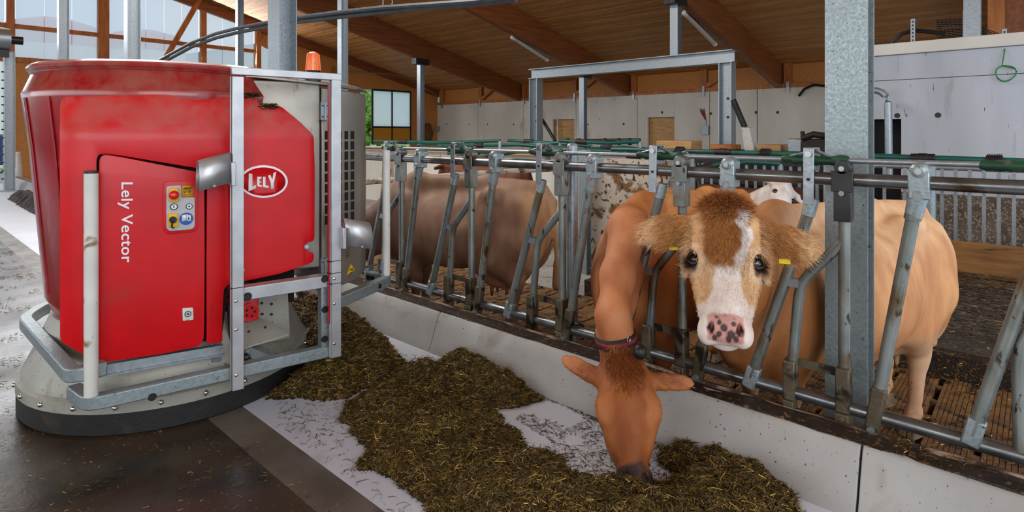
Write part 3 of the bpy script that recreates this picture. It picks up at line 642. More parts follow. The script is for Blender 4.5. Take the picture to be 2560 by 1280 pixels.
    b = B(); rs = [.013, .02, .018, .022, .018, .022, .018, .022, .019, .018, .018, .02, .026, .027, .022]; n = len(rs)
    pts = [(FX+.03, brk+.125-.26*j/(n-1), TZ+.072+(.006 if j < 3 else 0)) for j in range(n)]
    path(b, pts, rs, 12); g_ = ob('grip', b, 'green', FN)
    b = B(); path(b, [(FX+.02, brk-.015, TZ+.12), (FX+.02, brk+.05, TZ+.1), (FX+.02, brk+.09, TZ+.09)], .005, 6); path(b, [(FX+.04, brk, TZ+.12), (FX+.04, brk-.06, TZ+.09), (FX+.04, brk-.11, TZ+.078)], .008, 6); ob('spring_lever', b, 'galv', g_)
    top = Vector((FX-.012, brk, TZ-.13)); bot = Vector((FX-.012, sw, BZ+.02))
    if i == 1: top = fp(1652, 480, -.012); bot = fp(1563, 840, -.012)
    b = B(); path(b, [top+(top-bot).normalized()*.045, top-(top-bot).normalized()*.03], [.024, .0275], 14); ob('elbow', b, 'galvw', k_, bevel=.002)
    b = B(); path(b, [top, bot], .0235, 14); ob('swing_tube', b, 'tube', FN)
    b = B(); dd = (top-bot).normalized(); bar(b, bot+dd*.05, bot-dd*.05, .056, .045, up=(1, 0, 0)); ob('tube_shoe', b, 'galvw', FN, bevel=.006)
    # bent tube from upright to bottom rail
    zt = TZ-.26 if i not in (1,) else TZ-.33
    mid = Vector((FX, up+(sw-up)*.46, .76 if i != 1 else .70)); foot = Vector((FX, up+(sw-up)*.56, BZ+.03))
    p0 = Vector((FX+.005, up+.006, zt)); m1 = mid+(p0-mid).normalized()*.06; m2 = mid+(foot-mid).normalized()*.06
    b = B(); path(b, [p0, m1, mid*.6+m1*.2+m2*.2, m2, foot], .0215, 14); ob('bent_tube', b, 'tube', FN)
    b = B(); bx(b, FX-.033, FX+.03, foot.y-.025, foot.y+.025, BZ-.03, BZ+.14); bt = ob('lower_sleeve', b, 'darktube', FN, bevel=.006)
    b = B(); bx(b, FX-.04, FX+.03, foot.y-.02, foot.y+.02, BZ-.1, BZ-.03); path(b, [(FX+.0, foot.y, BZ-.07), (FX+.01, foot.y, BZ-.12)], .006, 6); ob('foot_strap', b, 'darktube', bt, bevel=.01)
    b = B(); bar(b, (FX+.01, foot.y, BZ+.13), (FX+.01, up, BZ+.13), .006, .035); ob('tie_strap', b, 'darktube', FN)
    yy = (mid.y+ (top.y+(bot.y-top.y)*((top.z-mid.z)/(top.z-bot.z))))/2; ys_ = top.y+(bot.y-top.y)*((top.z-mid.z)/(top.z-bot.z))
    b = B(); bar(b, (FX-.01, ys_, mid.z), (FX-.01, mid.y, mid.z), .03, .035); ob('link_plate', b, 'galv', FN)
# last bent tube at the frame edge
b = B(); path(b, [P(2600, 780, X=FX), P(2556, 860, X=FX), P(2547, 910, X=FX), P(2552, 1150, X=FX)], .0215, 14); ob('bent_tube', b, 'tube', FN)
top = P(2620, 560, X=FX-.012); bot = P(2432, 1085, X=FX-.012)
b = B(); path(b, [top, bot], .0235, 14); ob('swing_tube', b, 'tube', FN); dd = (top-bot).normalized()
b = B(); bar(b, bot+dd*.06, bot-dd*.04, .056, .045, up=(1, 0, 0)); ob('tube_shoe', b, 'galvw', FN, bevel=.006)
p = P(2530, 415, X=FX+.03); b = B(); n = 15; path(b, [(FX+.03, p.y+.09-.26*j/(n-1), TZ+.072) for j in range(n)], rs, 12); ob('grip', b, 'green', FN)
# second post of the fence behind
b = B(); q = P(1431, 600, X=FX+.12); cyl(b, (q.x, q.y, FZ), (q.x, q.y, 1.33), .033, 16); pp = ob('fence_post', b, 'galv', label='thick round fence post with dome cap behind the brown cow rump', cat='post')
b = B(); ball(b, (q.x, q.y, 1.33), .034, 12, (1, 1, .5)); ob('cap', b, 'galv', pp)
# ------------------------------------------------------------------ feed mixing robot
MR = math.radians(-11); MO = Vector((1.181, 3.719, 0))
RB = empty('feed_robot', MO, MR, label='bright red feed mixing robot with grey skirt and guard frame on the feeding alley', cat='robot')
MI = WM[RB].inverted(); cam_l = MI @ Vector((0, 0, H))
def ray(u, v): return (MI.to_3x3() @ (P(u, v, d=1)-Vector((0, 0, H))))
def L(u, v, ly=None, lx=None, lz=None):
    r = ray(u, v); t = (ly-cam_l.y)/r.y if ly is not None else (lx-cam_l.x)/r.x if lx is not None else (lz-H)/r.z
    return cam_l+r*t
ZT = 1.41
def face_ly(x, z, off=0):
    y = -.722-.02*math.cos((x+.1)*1.6)
    if x < -.42: y += 1.0*(x+.42)**2*3.2
    if x > .5: y += .35*(x-.5)**2
    if z > ZT-.04:
        q = z-(ZT-.04); y += q*q/.3 if q < .06 else .012+(q-.06)*.38
    elif z < .9: y += .012*(.9-z)
    return y-off
def S(u, v, off=0):
    ly = -.68
    for _ in range(12):
        p = L(u, v, ly=ly); ly = .5*ly+.5*face_ly(p.x, p.z, off)
    return Vector((p.x, face_ly(p.x, p.z, off), p.z))
def rounded(pts, r=.02, n=4):
    out = []; N_ = len(pts)
    for i in range(N_):
        p = Vector(pts[i]); a = Vector(pts[i-1])-p; c = Vector(pts[(i+1) % N_])-p; rr = min(r, a.length*.45, c.length*.45)
        a = p+a.normalized()*rr; c = p+c.normalized()*rr
        for k in range(n+1):
            t = k/n; out.append(a*(1-t)**2+p*2*t*(1-t)+c*t*t)
    return out
def panel(name, pix, mt, parent=None, off=0, th=.02, r=.02, dx=.045, bev=.007, depth=None, n_=4, **kw):
    """moulded panel: outline given on the front surface, cut into strips that follow it"""
    pts = [S(u, v, off) for u, v in pix]; q = rounded([(p.x, p.z) for p in pts], r, n_)
    b = B(); f = b.faces.new([b.verts.new((x, 0, z)) for x, z in q])
    xs = [p[0] for p in q]; zs = [p[1] for p in q]
    if max(xs)-min(xs) > dx:
        for x in np.arange(min(xs)+dx*.5, max(xs), dx): bmesh.ops.bisect_plane(b, geom=b.verts[:]+b.edges[:]+b.faces[:], plane_co=(x, 0, 0), plane_no=(1, 0, 0))
        for z in [zz for zz in (ZT-.04, ZT-.02, ZT, ZT+.03, ZT+.1, .9, .7, 1.1) if min(zs) < zz < max(zs)]: bmesh.ops.bisect_plane(b, geom=b.verts[:]+b.edges[:]+b.faces[:], plane_co=(0, 0, z), plane_no=(0, 0, 1))
    for v in b.verts: v.co.y = face_ly(v.co.x, v.co.z, off)
    bmesh.ops.recalc_face_normals(b, faces=b.faces)
    if sum(f.normal.y for f in b.faces) > 0: bmesh.ops.reverse_faces(b, faces=b.faces)
    o = ob(name, b, mt, parent or RB, local=True, smooth=40, keep=True, **kw)
    s = o.modifiers.new('solid', 'SOLIDIFY'); s.thickness = th; s.offset = -1
    if bev: s = o.modifiers.new('bevel', 'BEVEL'); s.width = bev; s.segments = 3; s.limit_method = 'ANGLE'; s.angle_limit = math.radians(50)
    return o
# skirt
b = B(); revolve(b, [(.70, 0), (.712, .01), (.712, .115), (.69, .118)], 72); revolve(b, [(.69, .118), (.66, .118), (.66, 0), (.69, 0)], 72); ob('rubber_skirt', b, 'rubber', RB, local=True)
b = B(); revolve(b, [(.715, .108), (.713, .16), (.698, .172), (.66, .172)], 72); BD = ob('clamp_band', b, 'greysheet', RB, local=True)
b = B(); revolve(b, [(.698, .168), (.69, .20), (.635, .315), (.585, .44), (.575, .47), (.3, .48)], 72); ob('cone_skirt', b, 'greysheet', RB, local=True)
for k in range(24):
    a = 2*math.pi*k/24+.06; b = B(); ball(b, (.716*math.cos(a), .716*math.sin(a), .137), .0125, 10); ob('rivet', b, 'chrome', BD, local=True)
for (u, v) in ((168, 745), (497, 765)):
    pass
# tub
prof = [(.50, .43), (.545, .45), (.575, .50), (.585, .53), (.60, .56), (.665, 1.35), (.692, 1.575), (.694, 1.60), (.688, 1.612), (.655, 1.70), (.645, 1.712)]
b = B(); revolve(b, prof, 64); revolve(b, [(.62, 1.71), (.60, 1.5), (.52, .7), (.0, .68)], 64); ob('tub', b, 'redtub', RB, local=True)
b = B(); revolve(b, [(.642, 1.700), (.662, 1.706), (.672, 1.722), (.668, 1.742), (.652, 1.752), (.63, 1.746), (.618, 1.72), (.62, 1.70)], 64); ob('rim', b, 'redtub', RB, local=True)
b = B(); revolve(b, [(.673, 1.718), (.676, 1.726), (.673, 1.734)], 64); ob('rim_trim', b, 'redtub', RB, local=True)
for (ang) in (215, 197):
    a = math.radians(ang); b = B()
    pts = [Vector((r_*math.cos(a), r_*math.sin(a), z))*1 for r_, z in ((.604, .60), (.667, 1.33), (.696, 1.575))]; path(b, pts, .006, 6); ob('seam', b, 'redtub', RB, local=True)
# moulded covers
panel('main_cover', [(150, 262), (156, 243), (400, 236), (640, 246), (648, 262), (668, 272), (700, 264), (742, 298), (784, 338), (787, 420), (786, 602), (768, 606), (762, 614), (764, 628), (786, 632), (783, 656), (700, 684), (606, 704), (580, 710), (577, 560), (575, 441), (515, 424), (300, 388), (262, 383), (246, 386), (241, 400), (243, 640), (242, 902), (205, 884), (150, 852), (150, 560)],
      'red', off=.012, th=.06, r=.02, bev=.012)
b = B(); 
pts = [(S(u, v, 0).x, S(u, v, 0).z) for u, v in ((238, 385), (515, 425), (580, 440), (580, 705), (560, 855), (240, 905))]
f = b.faces.new([b.verts.new((x, 0, z)) for x, z in pts])
for x in np.arange(-.5, .6, .05): bmesh.ops.bisect_plane(b, geom=b.verts[:]+b.edges[:]+b.faces[:], plane_co=(x, 0, 0), plane_no=(1, 0, 0))
for v in b.verts: v.co.y = face_ly(v.co.x, v.co.z, -.06)
ob('inner_shell', b, 'gap', RB, local=True)
# crease ledge under the sloping top
b = B(); ridge = [S(u, v, .016) for u, v in ((190, 322), (260, 318), (340, 325), (450, 333), (600, 338), (783, 343))]
b.free()
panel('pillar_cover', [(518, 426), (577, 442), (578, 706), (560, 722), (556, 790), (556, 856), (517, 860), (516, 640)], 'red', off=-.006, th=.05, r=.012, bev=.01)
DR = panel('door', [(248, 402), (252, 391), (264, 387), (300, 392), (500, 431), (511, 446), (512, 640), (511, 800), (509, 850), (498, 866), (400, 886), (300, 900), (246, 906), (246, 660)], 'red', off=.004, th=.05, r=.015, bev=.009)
# control panel in the door
def rrect(u0, v0, u1, v1, k=0): return [(u0, v0), (u1, v0+k), (u1, v1+k), (u0, v1)]
o = panel('control_frame', [(408, 455), (492, 452), (495, 458), (495, 568), (487, 580), (418, 586), (408, 576)], 'red', DR, off=.012, th=.012, r=.02, bev=.004)
o = panel('control_plate', [(416, 466), (453, 463), (454, 494), (487, 493), (487, 566), (480, 573), (424, 578), (416, 570)], 'panelg', DR, off=.016, th=.008, r=.008, bev=.001)
panel('warning_label', [(456, 464), (476, 464), (482, 472), (482, 491), (456, 492)], 'yellow', DR, off=.016, th=.003, r=.004, bev=0)
def disc(name, u, v, rp, mt, off, th, parent=DR, rz=None, seg=24):
    c = S(u, v, off); c2 = S(u+rp, v, off); r_ = abs((c2-c).x); b = B(); path(b, [c+Vector((0, th, 0)), c], [r_, r_], seg)
    return ob(name, b, mt, parent, local=True)
def slotp(name, u, v0, v1, rp, mt, off, th=.01): return panel(name, [(u-rp, v0), (u+rp, v0), (u+rp, v1), (u-rp, v1)], mt, DR, off=off, th=th, r=.012, bev=.002)
slotp('stop_guard', 435, 470, 505, 12.5, 'yellow', .03, .02)
c = S(435, 488, .05); b = B(); ball(b, c, .021, 20, (1, .8, 1)); path(b, [c+Vector((0, .03, 0)), c], [.015, .02], 16); ob('stop_button', b, 'redbtn', DR, local=True)
disc('button_ring', 435, 517, 9.5, 'black', .024, .012); disc('pause_button', 435, 517, 7.2, 'whiteL', .026, .01)
for du in (-1.4, 1.4): panel('pause_mark', [(434.4+du-.5, 513), (435.6+du-.5, 513), (435.6+du-.5, 521), (434.4+du-.5, 521)], 'black', DR, off=.0275, th=.001, r=.0005, bev=0)
disc('lock_ring', 473, 516, 8.3, 'black', .022, .01); disc('lock_face', 473, 516, 6.6, 'chrome', .025, .01); disc('lock_core', 473, 516, 2.4, 'dsteel', .028, .01)
slotp('key_guard', 433, 533, 568, 12.5, 'yellow', .028, .02); disc('key_switch', 433, 550, 9.5, 'black', .042, .03); disc('key_barrel', 433, 550, 4, 'dsteel', .05, .03)
b = B(); p = S(432, 552, .055); q = S(429, 568, .05); bar(b, p, q, .006, .004); q2 = S(449, 573, .05); bar(b, q, q+(q2-q)*.35, .014, .006); k_ = ob('key_bow', b, 'black', DR, local=True)
b = B(); bar(b, q+(q2-q)*.3, q2, .008, .003); ob('key', b, 'chrome', DR, local=True)
disc('info_sign', 466, 547, 17.5, 'blue', .0185, .003)
panel('booklet', [(455, 538), (465.3, 536), (465.3, 551), (455, 554)], 'whiteL', DR, off=.0195, th=.001, r=.001, bev=0); panel('booklet', [(466.3, 536), (477, 538), (477, 553), (466.3, 551)], 'whiteL', DR, off=.0195, th=.001, r=.001, bev=0)
disc('info_dot', 472, 540, 1.5, 'black', .0205, .001, seg=10); panel('info_stem', [(470, 543.5), (473.2, 543.5), (473.2, 548.5), (470, 548.5)], 'black', DR, off=.0205, th=.001, r=.0005, bev=0)
panel('lock_plate', [(456, 771), (483, 769), (484, 800), (457, 803)], 'whiteP', DR, off=.010, th=.008, r=.006, bev=.002)
disc('lock_ring', 470, 785, 8.5, 'black', .014, .006); disc('lock_face', 470, 785, 6.8, 'chrome', .017, .006); disc('lock_core', 470, 785, 2.5, 'dsteel', .019, .006)
def textm(name, s, c, ux, uz, w_=None, h_=None, mt='whiteL', parent=RB, offs=.0, spacing=1):
    """lettering: ux = reading direction, uz = up direction of letters (local)"""
    t = bpy.data.curves.new(name, 'FONT'); t.body = s; t.align_x = 'LEFT'; t.align_y = 'BOTTOM_BASELINE'; t.extrude = .002; t.offset = offs; t.space_character = spacing; t.resolution_u = 3
    o = bpy.data.objects.new(name, t); C.objects.link(o); dg = bpy.context.evaluated_depsgraph_get(); me = bpy.data.meshes.new_from_object(o.evaluated_get(dg)); bpy.data.objects.remove(o)
    xs = [v.co.x for v in me.vertices]; ys_ = [v.co.y for v in me.vertices]; x0, x1, y0, y1 = min(xs), max(xs), 0, max(ys_)
    ux, uz = Vector(ux).normalized(), Vector(uz).normalized(); n = ux.cross(uz).normalized()
    for v in me.vertices:
        v.co = Vector(c)+ux*((v.co.x-x0)/(x1-x0)*w_)+uz*(v.co.y/y1*h_)+n*v.co.z
    me.materials.append(M[mt]); o = bpy.data.objects.new(name, me); C.objects.link(o); o.parent = parent; WM[o] = WM[RB]; return o
# name down the door (reads downwards)
a0, a1 = S(304, 456, .009), S(304, 657, .009); a2 = S(332, 456, .009)
textm('door_lettering', 'Lely Vector', a0, (a1-a0), (a2-a0), w_=(a1-a0).length, h_=(a2-a0).length, parent=DR, offs=.012, spacing=1.05)
p0, p1 = S(458.5, 474.5, .0175), S(480, 474.5, .0175); textm('label_text', 'EMERGENCY', p0, (1, 0, 0), (0, 0, 1), w_=(p1-p0).x, h_=.0105, mt='black', parent=DR)
p0, p1 = S(458.5, 483, .0175), S(478, 483, .0175); textm('label_text', 'STOP', p0, (1, 0, 0), (0, 0, 1), w_=(p1-p0).x, h_=.012, mt='black', parent=DR, offs=.01)
b = B(); bar(b, S(463, 487, .0178), S(477, 486.5, .0178), .001, .0022); slab(b, [S(459, 487.3, .0178), S(464, 485.2, .0178), S(464, 489, .0178)], (0, 1, 0), .001); ob('label_arrow', b, 'black', DR, local=True)
# oval emblem on the right cover
EM = panel('emblem', [(659+61*math.cos(a), 454+41*math.sin(a)) for a in [k*math.pi/18 for k in range(36)]], 'whiteL', off=.016, th=.01, r=.002, n_=1, bev=.002)
panel('emblem_field', [(659+55*math.cos(a), 454+35.5*math.sin(a)) for a in [k*math.pi/18 for k in range(36)]], 'red', EM, off=.0185, th=.008, r=.002, n_=1, bev=0)
for pts in ([(622, 433), (631, 435), (631, 466), (640, 462.5), (640, 471), (621, 479)], [(643, 442), (654, 442), (654, 448), (649, 448.5), (649, 452.5), (653, 452.5), (653, 457), (649, 457), (649, 462), (655, 462.5), (655, 468), (643, 465.5)],
            [(657.5, 442), (664, 442), (664, 463), (672, 465), (672, 471), (657.5, 467.5)], [(670, 439), (676, 437), (681, 449), (684, 432), (691, 429.5), (684.5, 459), (684.5, 473), (677, 472.5), (677, 458)]):
    panel('emblem_letter', pts, 'whiteL', EM, off=.0195, th=.004, r=.0008, n_=1, bev=0)
for u, v in ((606, 676), (767, 617)):
    disc('cover_screw', u, v, 6, 'galv', .02, .02, parent=RB); disc('screw_head', u, v, 3, 'chrome', .026, .02, parent=RB)
# stainless cabinet
zc = 1.665; cz0 = .515
poly = [(L(640, 220, ly=-.60).x, -.60), (L(800, 240, ly=-.665).x, -.665), (L(814, 300, ly=-.668).x, -.668)]
xa, xb, xc = poly[0][0], poly[1][0], poly[2][0]; xd = L(893, 300, ly=-.53).x; xe = L(913, 300, ly=-.45).x
CB = None
b = B(); foot = [(xa-.12, -.56), (xa, -.60), (xb, -.665), (xb, .25), (xa-.12, .25)]; prism(b, foot, .66, zc+.02); CB = ob('cabinet', b, 'inox', RB, local=True, bevel=.006)
b = B(); foot = [(xb+.006, -.668), (xc, -.67), (xd, -.555), (xe, -.46), (xe, .2), (xb+.006, .2)]
a_ = [b.verts.new((x, y, z)) for (x, y), z in zip(foot, (cz0, cz0, cz0+.02, cz0+.05, cz0+.08, cz0))]; t_ = [b.verts.new((x, y, z)) for (x, y), z in zip(foot, (zc-.01, zc-.01, zc-.02, zc-.03, zc+.06, zc+.08))]
b.faces.new(a_[::-1]); b.faces.new(t_)
for i in range(6): b.faces.new((a_[i], a_[(i+1) % 6], t_[(i+1) % 6], t_[i]))
CD = ob('cabinet_door', b, 'inox', RB, local=True, bevel=.006)
b = B(); slab(b, [(xa-.14, -.58, zc+.03), (xa, -.62, zc+.028), (xc, -.69, zc-.0), (xd+.01, -.57, zc-.01), (xe+.01, -.46, zc-.02), (xe, .2, zc+.1), (xa-.14, .25, zc+.12)], (0, 0, 1), .018); ob('cabinet_lid', b, 'inox', CB, local=True, bevel=.004)
for v in (278, 668):
    b = B(); p = L(812, v, ly=-.682); bx(b, p.x-.022, p.x+.022, -.69, -.66, p.z-.05, p.z+.05); path(b, [(p.x, -.693, p.z-.05), (p.x, -.693, p.z+.05)], .007, 10); h_ = ob('hinge', b, 'galv', CB, local=True)
    b = B()
    for q in (-.014, .014):
        for z in (-.03, .03): path(b, [(p.x+q, -.694, p.z+z), (p.x+q, -.69, p.z+z)], .004, 6)
    ob('hinge_screw', b, 'dsteel', h_, local=True)['kind'] = 'stuff'
# vent slots: dark of the holes painted as black boxes set on the face
def onface(s, z, o=0):
    p0, p1 = Vector((xc, -.67, 0)), Vector((xd, -.555, 0)); d = (p1-p0); n = Vector((d.y, -d.x, 0)).normalized(); return p0+d*s+n*o+Vector((0, 0, z))
dlen = (Vector((xd, -.555))-Vector((xc, -.67))).length
z0v, z1v = L(850, 560, ly=-.66).z, L(850, 325, ly=-.66).z
b = B(); rows_, cols_ = 9, 5
ang = math.atan2(-.555+.67, xd-xc)
for i in range(cols_):
    for j in range(rows_):
        c = onface(.03+.19*i, z0v+(z1v-z0v)*(j+.5)/rows_, .0015); o_ = None
        b2 = B(); box(b2, c, (.024, .006, (z1v-z0v)/rows_*.8), rz=ang); ob('vent_slot', b2, 'gap', CD, local=True, smooth=0)
b.free()
b = B(); slab(b, [onface(.62, L(888, 684, ly=-.6).z, .003), onface(.86, L(888, 680, ly=-.6).z+.005, .003), onface(.74, L(888, 661, ly=-.6).z+.003, .003)], onface(0, 0, -1)-onface(0, 0, 0), .003); WL = ob('warning_triangle', b, 'yellow', CD, local=True)
b = B(); c = onface(.74, L(888, 676, ly=-.6).z, .0045)
path(b, [c+Vector((.012*math.cos(a), 0, -.004+.009*math.sin(a))) for a in [k*.9 for k in range(7)]], .0018, 5); path(b, [c+Vector((-.012, 0, .012)), c+Vector((0, 0, .004)), c+Vector((.012, 0, .008))], .003, 5); ob('warning_mark', b, 'black', WL, local=True)
# beacon and white dome on the lid
p = L(783, 205, ly=-.5)
BE = empty('beacon', MI.inverted() @ Vector((p.x, -.5, zc+.03)), MR, label='orange beacon lamp on a black base atop the steel cabinet', cat='beacon light')
zb = zc+.028; wl = MI.inverted()
def mb(fn):
    b = B(); fn(b); b.transform(wl); return b
ob('base', mb(lambda b: revolve(b, [(.0, zb), (.042, zb), (.042, zb+.06), (.036, zb+.07), (0, zb+.07)], 24, c=(p.x, -.5, 0))), 'black', BE)
lens = ob('lens', mb(lambda b: revolve(b, [(.041, zb+.07), (.036, zb+.13), (.031, zb+.17), (.02, zb+.178), (0, zb+.18)], 24, c=(p.x, -.5, 0))), 'amber', BE)
ob('lens_rib', mb(lambda b: [path(b, [(p.x+.0415*math.cos(a), -.5+.0415*math.sin(a), zb+.072), (p.x+.033*math.cos(a), -.5+.033*math.sin(a), zb+.165)], .0025, 5) for a in [k*math.pi/9 for k in range(18)]]), 'amber', lens)['kind'] = 'stuff'
p = L(747, 200, ly=-.45); b = mb(lambda b: ball(b, (p.x, -.45, zc+.04), .055, 20, (1, 1, .7))); ob('antenna_dome', b, 'whiteP', label='small white dome lying on the cabinet roof beside the beacon', cat='antenna')
# chassis parts below the covers
b = B(); p0, p1 = S(242, 926, -.03), S(556, 872, -.03); bar(b, p0, p1, .03, .045); bar(b, p0+Vector((0, -.02, -.02)), p1+Vector((0, -.02, -.02)), .03, .006); ob('sill_rail', b, 'galv', RB, local=True)
p = L(545, 880, ly=-.66); b = B(); bx(b, p.x-.03, p.x+.015, -.66, -.6, p.z-.05, p.z+.06); bx(b, p.x-.11, p.x+.0, -.665, -.62, p.z-.01, p.z+.012); cyl(b, (p.x-.005, -.63, p.z-.07), (p.x-.005, -.63, p.z-.02), .022, 12); cyl(b, (p.x-.005, -.63, p.z-.1), (p.x-.005, -.63, p.z-.07), .03, 12); ob('lift_bracket', b, 'galv', RB, local=True, bevel=.003)
b = B(); bx(b, p.x-.005, p.x+.12, -.66, -.62, p.z-.1, p.z-.08); ob('lift_arm', b, 'dsteel', RB, local=True)
b = B(); slab(b, [L(600, 745, ly=-.56), L(718, 700, ly=-.56), L(724, 820, ly=-.56), L(724, 845, ly=-.56), L(600, 872, ly=-.56)], (0, 1, 0), .01); ob('chute_back', b, 'greysheet', RB, local=True)
b = B(); slab(b, [L(600, 800, ly=-.56), L(640, 788, ly=-.56), L(721, 835, ly=-.72), L(600, 872, ly=-.73)], (0, 0, -1), .008); ob('chute_tray', b, 'greysheet', RB, local=True)
for u, v in ((655, 758), (679, 760), (656, 785), (679, 786), (622, 829), (663, 818), (677, 841), (636, 851)):
    p = L(u, v, ly=-.575 if v < 800 else -.65); b = B(); ball(b, p, .007, 8); ob('tray_bolt', b, 'dsteel', RB, local=True)
b = B(); bar(b, L(622, 872, ly=-.68), L(700, 905, ly=-.80), .05, .05); ob('cross_member', b, 'galv', RB, local=True)
b = B(); cyl(b, L(600, 895, ly=-.70), L(646, 886, ly=-.70), .014, 10); cyl(b, L(610, 894, ly=-.70), L(618, 892, ly=-.70), .022, 10); ob('grease_hose', b, 'black', RB, local=True)
b = B(); bx(b, L(560, 740, ly=-.5).x, L(730, 740, ly=-.5).x, -.54, .2, .46, .80); ob('inner_frame', b, 'gap', RB, local=True)
b = B()
for u0, v0, u1, v1 in ((575, 740, 605, 760), (572, 760, 580, 860), (585, 700, 640, 715), (590, 812, 600, 830)): cyl(b, L(u0, v0, ly=-.6), L(u1, v1, ly=-.6), .012, 8)
ob('cable', b, 'dsteel', RB, local=True)
p = L(622, 776, ly=-.60); b = B(); bx(b, p.x-.055, p.x+.05, -.60, -.54, p.z-.06, p.z+.06); SK = ob('power_socket', b, 'redbtn', RB, local=True, bevel=.008)
b = B(); path(b, [(p.x, -.60, p.z), (p.x, -.635, p.z)], .045, 20); ob('socket_collar', b, 'redbtn', SK, local=True)
b = B(); path(b, [(p.x, -.637, p.z), (p.x, -.639, p.z)], .036, 20); s2 = ob('socket_face', b, 'red', SK, local=True)
for k in range(5):
    a = k*1.257; b = B(); ball(b, (p.x+.022*math.cos(a), -.64, p.z+.022*math.sin(a)), .006, 8); ob('socket_pin', b, 'black', SK, local=True)
b = B(); p0, p1 = L(602, 722, ly=-.5), L(655, 708, ly=-.45); bar(b, p0, p1, .06, .02); cyl(b, L(604, 716, ly=-.56), L(640, 728, ly=-.56), .016, 10); ob('mount_strip', b, 'whiteP', RB, local=True)
for u in (614, 652): p = L(u, 697, ly=-.48); b = B(); cyl(b, p, p+Vector((0, 0, .02)), .012, 6); ob('mount_bolt', b, 'galv', RB, local=True)
# guard frame
GL = -.825
G = RB
b = B(); z_ = .225; w_ = .062
c0 = L(183, 975, ly=GL+.12); c1_ = L(232, 1008, ly=GL); c2_ = L(820, 874, ly=GL-.0)
zz = c1_.z
FB = [Vector((c0.x-.0, GL+.20, zz)), Vector((c1_.x-.01, GL+.01, zz)), Vector((c1_.x+.03, GL, zz)), Vector((L(592, 944, ly=GL).x, GL, zz)), Vector((L(845, 870, ly=GL).x-.02, GL, zz))]
def rectpath(b, pts, w_, h_, caps=True):
    n = len(pts); R_ = []
    for i, p in enumerate(pts):
        d = (pts[min(i+1, n-1)]-pts[max(i-1, 0)]); d.z = 0; d.normalize(); s = Vector((d.y, -d.x, 0)); up = Vector((0, 0, 1))
        R_.append([b.verts.new(p+s*w_/2*a+up*h_/2*c) for a, c in ((-1, -1), (1, -1), (1, 1), (-1, 1))])
    for i in range(n-1):
        for k in range(4): b.faces.new((R_[i][k], R_[i][(k+1) % 4], R_[i+1][(k+1) % 4], R_[i+1][k]))
    b.faces.new(R_[0][::-1]); b.faces.new(R_[-1])
def fillet(pts, r=.05, n=4):
    out = [Vector(pts[0])]
    for i in range(1, len(pts)-1):
        p = Vector(pts[i]); a = Vector(pts[i-1])-p; c = Vector(pts[i+1])-p; rr = min(r, a.length*.45, c.length*.45); a = p+a.normalized()*rr; c = p+c.normalized()*rr
        for k in range(n+1): t = k/n; out.append(a*(1-t)**2+p*2*t*(1-t)+c*t*t)
    out.append(Vector(pts[-1])); return out
b = B(); rectpath(b, fillet([FB[0], FB[1], FB[4]], .05), .055, .06); FB_ = ob('bumper_bar', b, 'galvw', RB, local=True, bevel=.006)
def cap_(u, v, parent, ly=GL-.028, r_=.017):
    p = L(u, v, ly=ly); b = B(); path(b, [(p.x, ly+.004, p.z), (p.x, ly-.003, p.z)], [r_, r_*.8], 16); ob('rubber_cap', b, 'black', parent, local=True)
cap_(381, 994, FB_)
# left side bar, stacked above
zs_ = .375; b = B()
rectpath(b, fillet([Vector((-.42, .62, zs_)), Vector((-.62, .50, zs_)), Vector((-.695, .26, zs_)), Vector((-.475, GL+.03, zs_)), Vector((-.36, GL+.06, zs_))], .07), .055, .06); ob('side_bar', b, 'galvw', RB, local=True, bevel=.006)
# alu gate
def prof_post(b, u, v0, v1, w_=.052):
    x = L(u, (v0+v1)/2, ly=GL-.03).x; z0, z1 = L(u, v1, ly=GL-.03).z, L(u, v0, ly=GL-.03).z
    bx(b, x-w_/2, x+w_/2, GL-.062, GL-.03, z0, z1); bx(b, x-w_/2-.006, x-w_/2, GL-.05, GL-.034, z0, z1); return x, z0, z1
b = B(); xl, zl0, zl1 = prof_post(b, 592, 192, 970); p1 = ob('gate_post', b, 'alu', RB, local=True, bevel=.003)
for v in (753, 824, 938): cap = None
for (u, v) in ((590, 753), (590, 824), (591, 938)):
    p = L(u, v, ly=GL-.065); b = B(); ball(b, p, .008, 8, (1, .5, 1)); ob('rivet', b, 'chrome', p1, local=True)
b = B(); x, z0, z1 = prof_post(b, 836, 200, 889); xr_ = x; p2 = ob('gate_post', b, 'alu', RB, local=True, bevel=.003)
for (u, v) in ((836, 697), (836, 759), (836, 859)):
    p = L(u, v, ly=GL-.065); b = B(); ball(b, p, .008, 8, (1, .5, 1)); ob('rivet', b, 'chrome', p2, local=True)
for v in (651, 681, 707):
    p = L(836, v, ly=GL-.045); b = B(); rectpath(b, [Vector((p.x-.034, GL-.046, p.z)), Vector((p.x+.03, GL-.046, p.z))], .036, .003); ob('cable_tie', b, 'black', p2, local=True)
b = B(); x_ = xr_-.03; z_a = z1; bx(b, x_-.008, x_, GL-.05, GL-.034, z0+.18, z1-.02); ob('red_cable', b, 'redtub', p2, local=True)
b = B(); bx(b, xl-.028, xr_+.028, GL-.064, GL-.028, max(zl1, z1)-.004, max(zl1, z1)+.032); ob('top_bar', b, 'alu', RB, local=True, bevel=.003)
for v in (718,): p = L(590, v, ly=GL-.045); b = B(); rectpath(b, [Vector((p.x-.034, GL-.046, p.z)), Vector((p.x+.034, GL-.046, p.z))], .036, .003); ob('cable_tie', b, 'black', p1, local=True)
q0 = L(604, 740, ly=GL-.0); q1 = L(818, 694, ly=GL-.0); zq = (q0.z+q1.z)/2
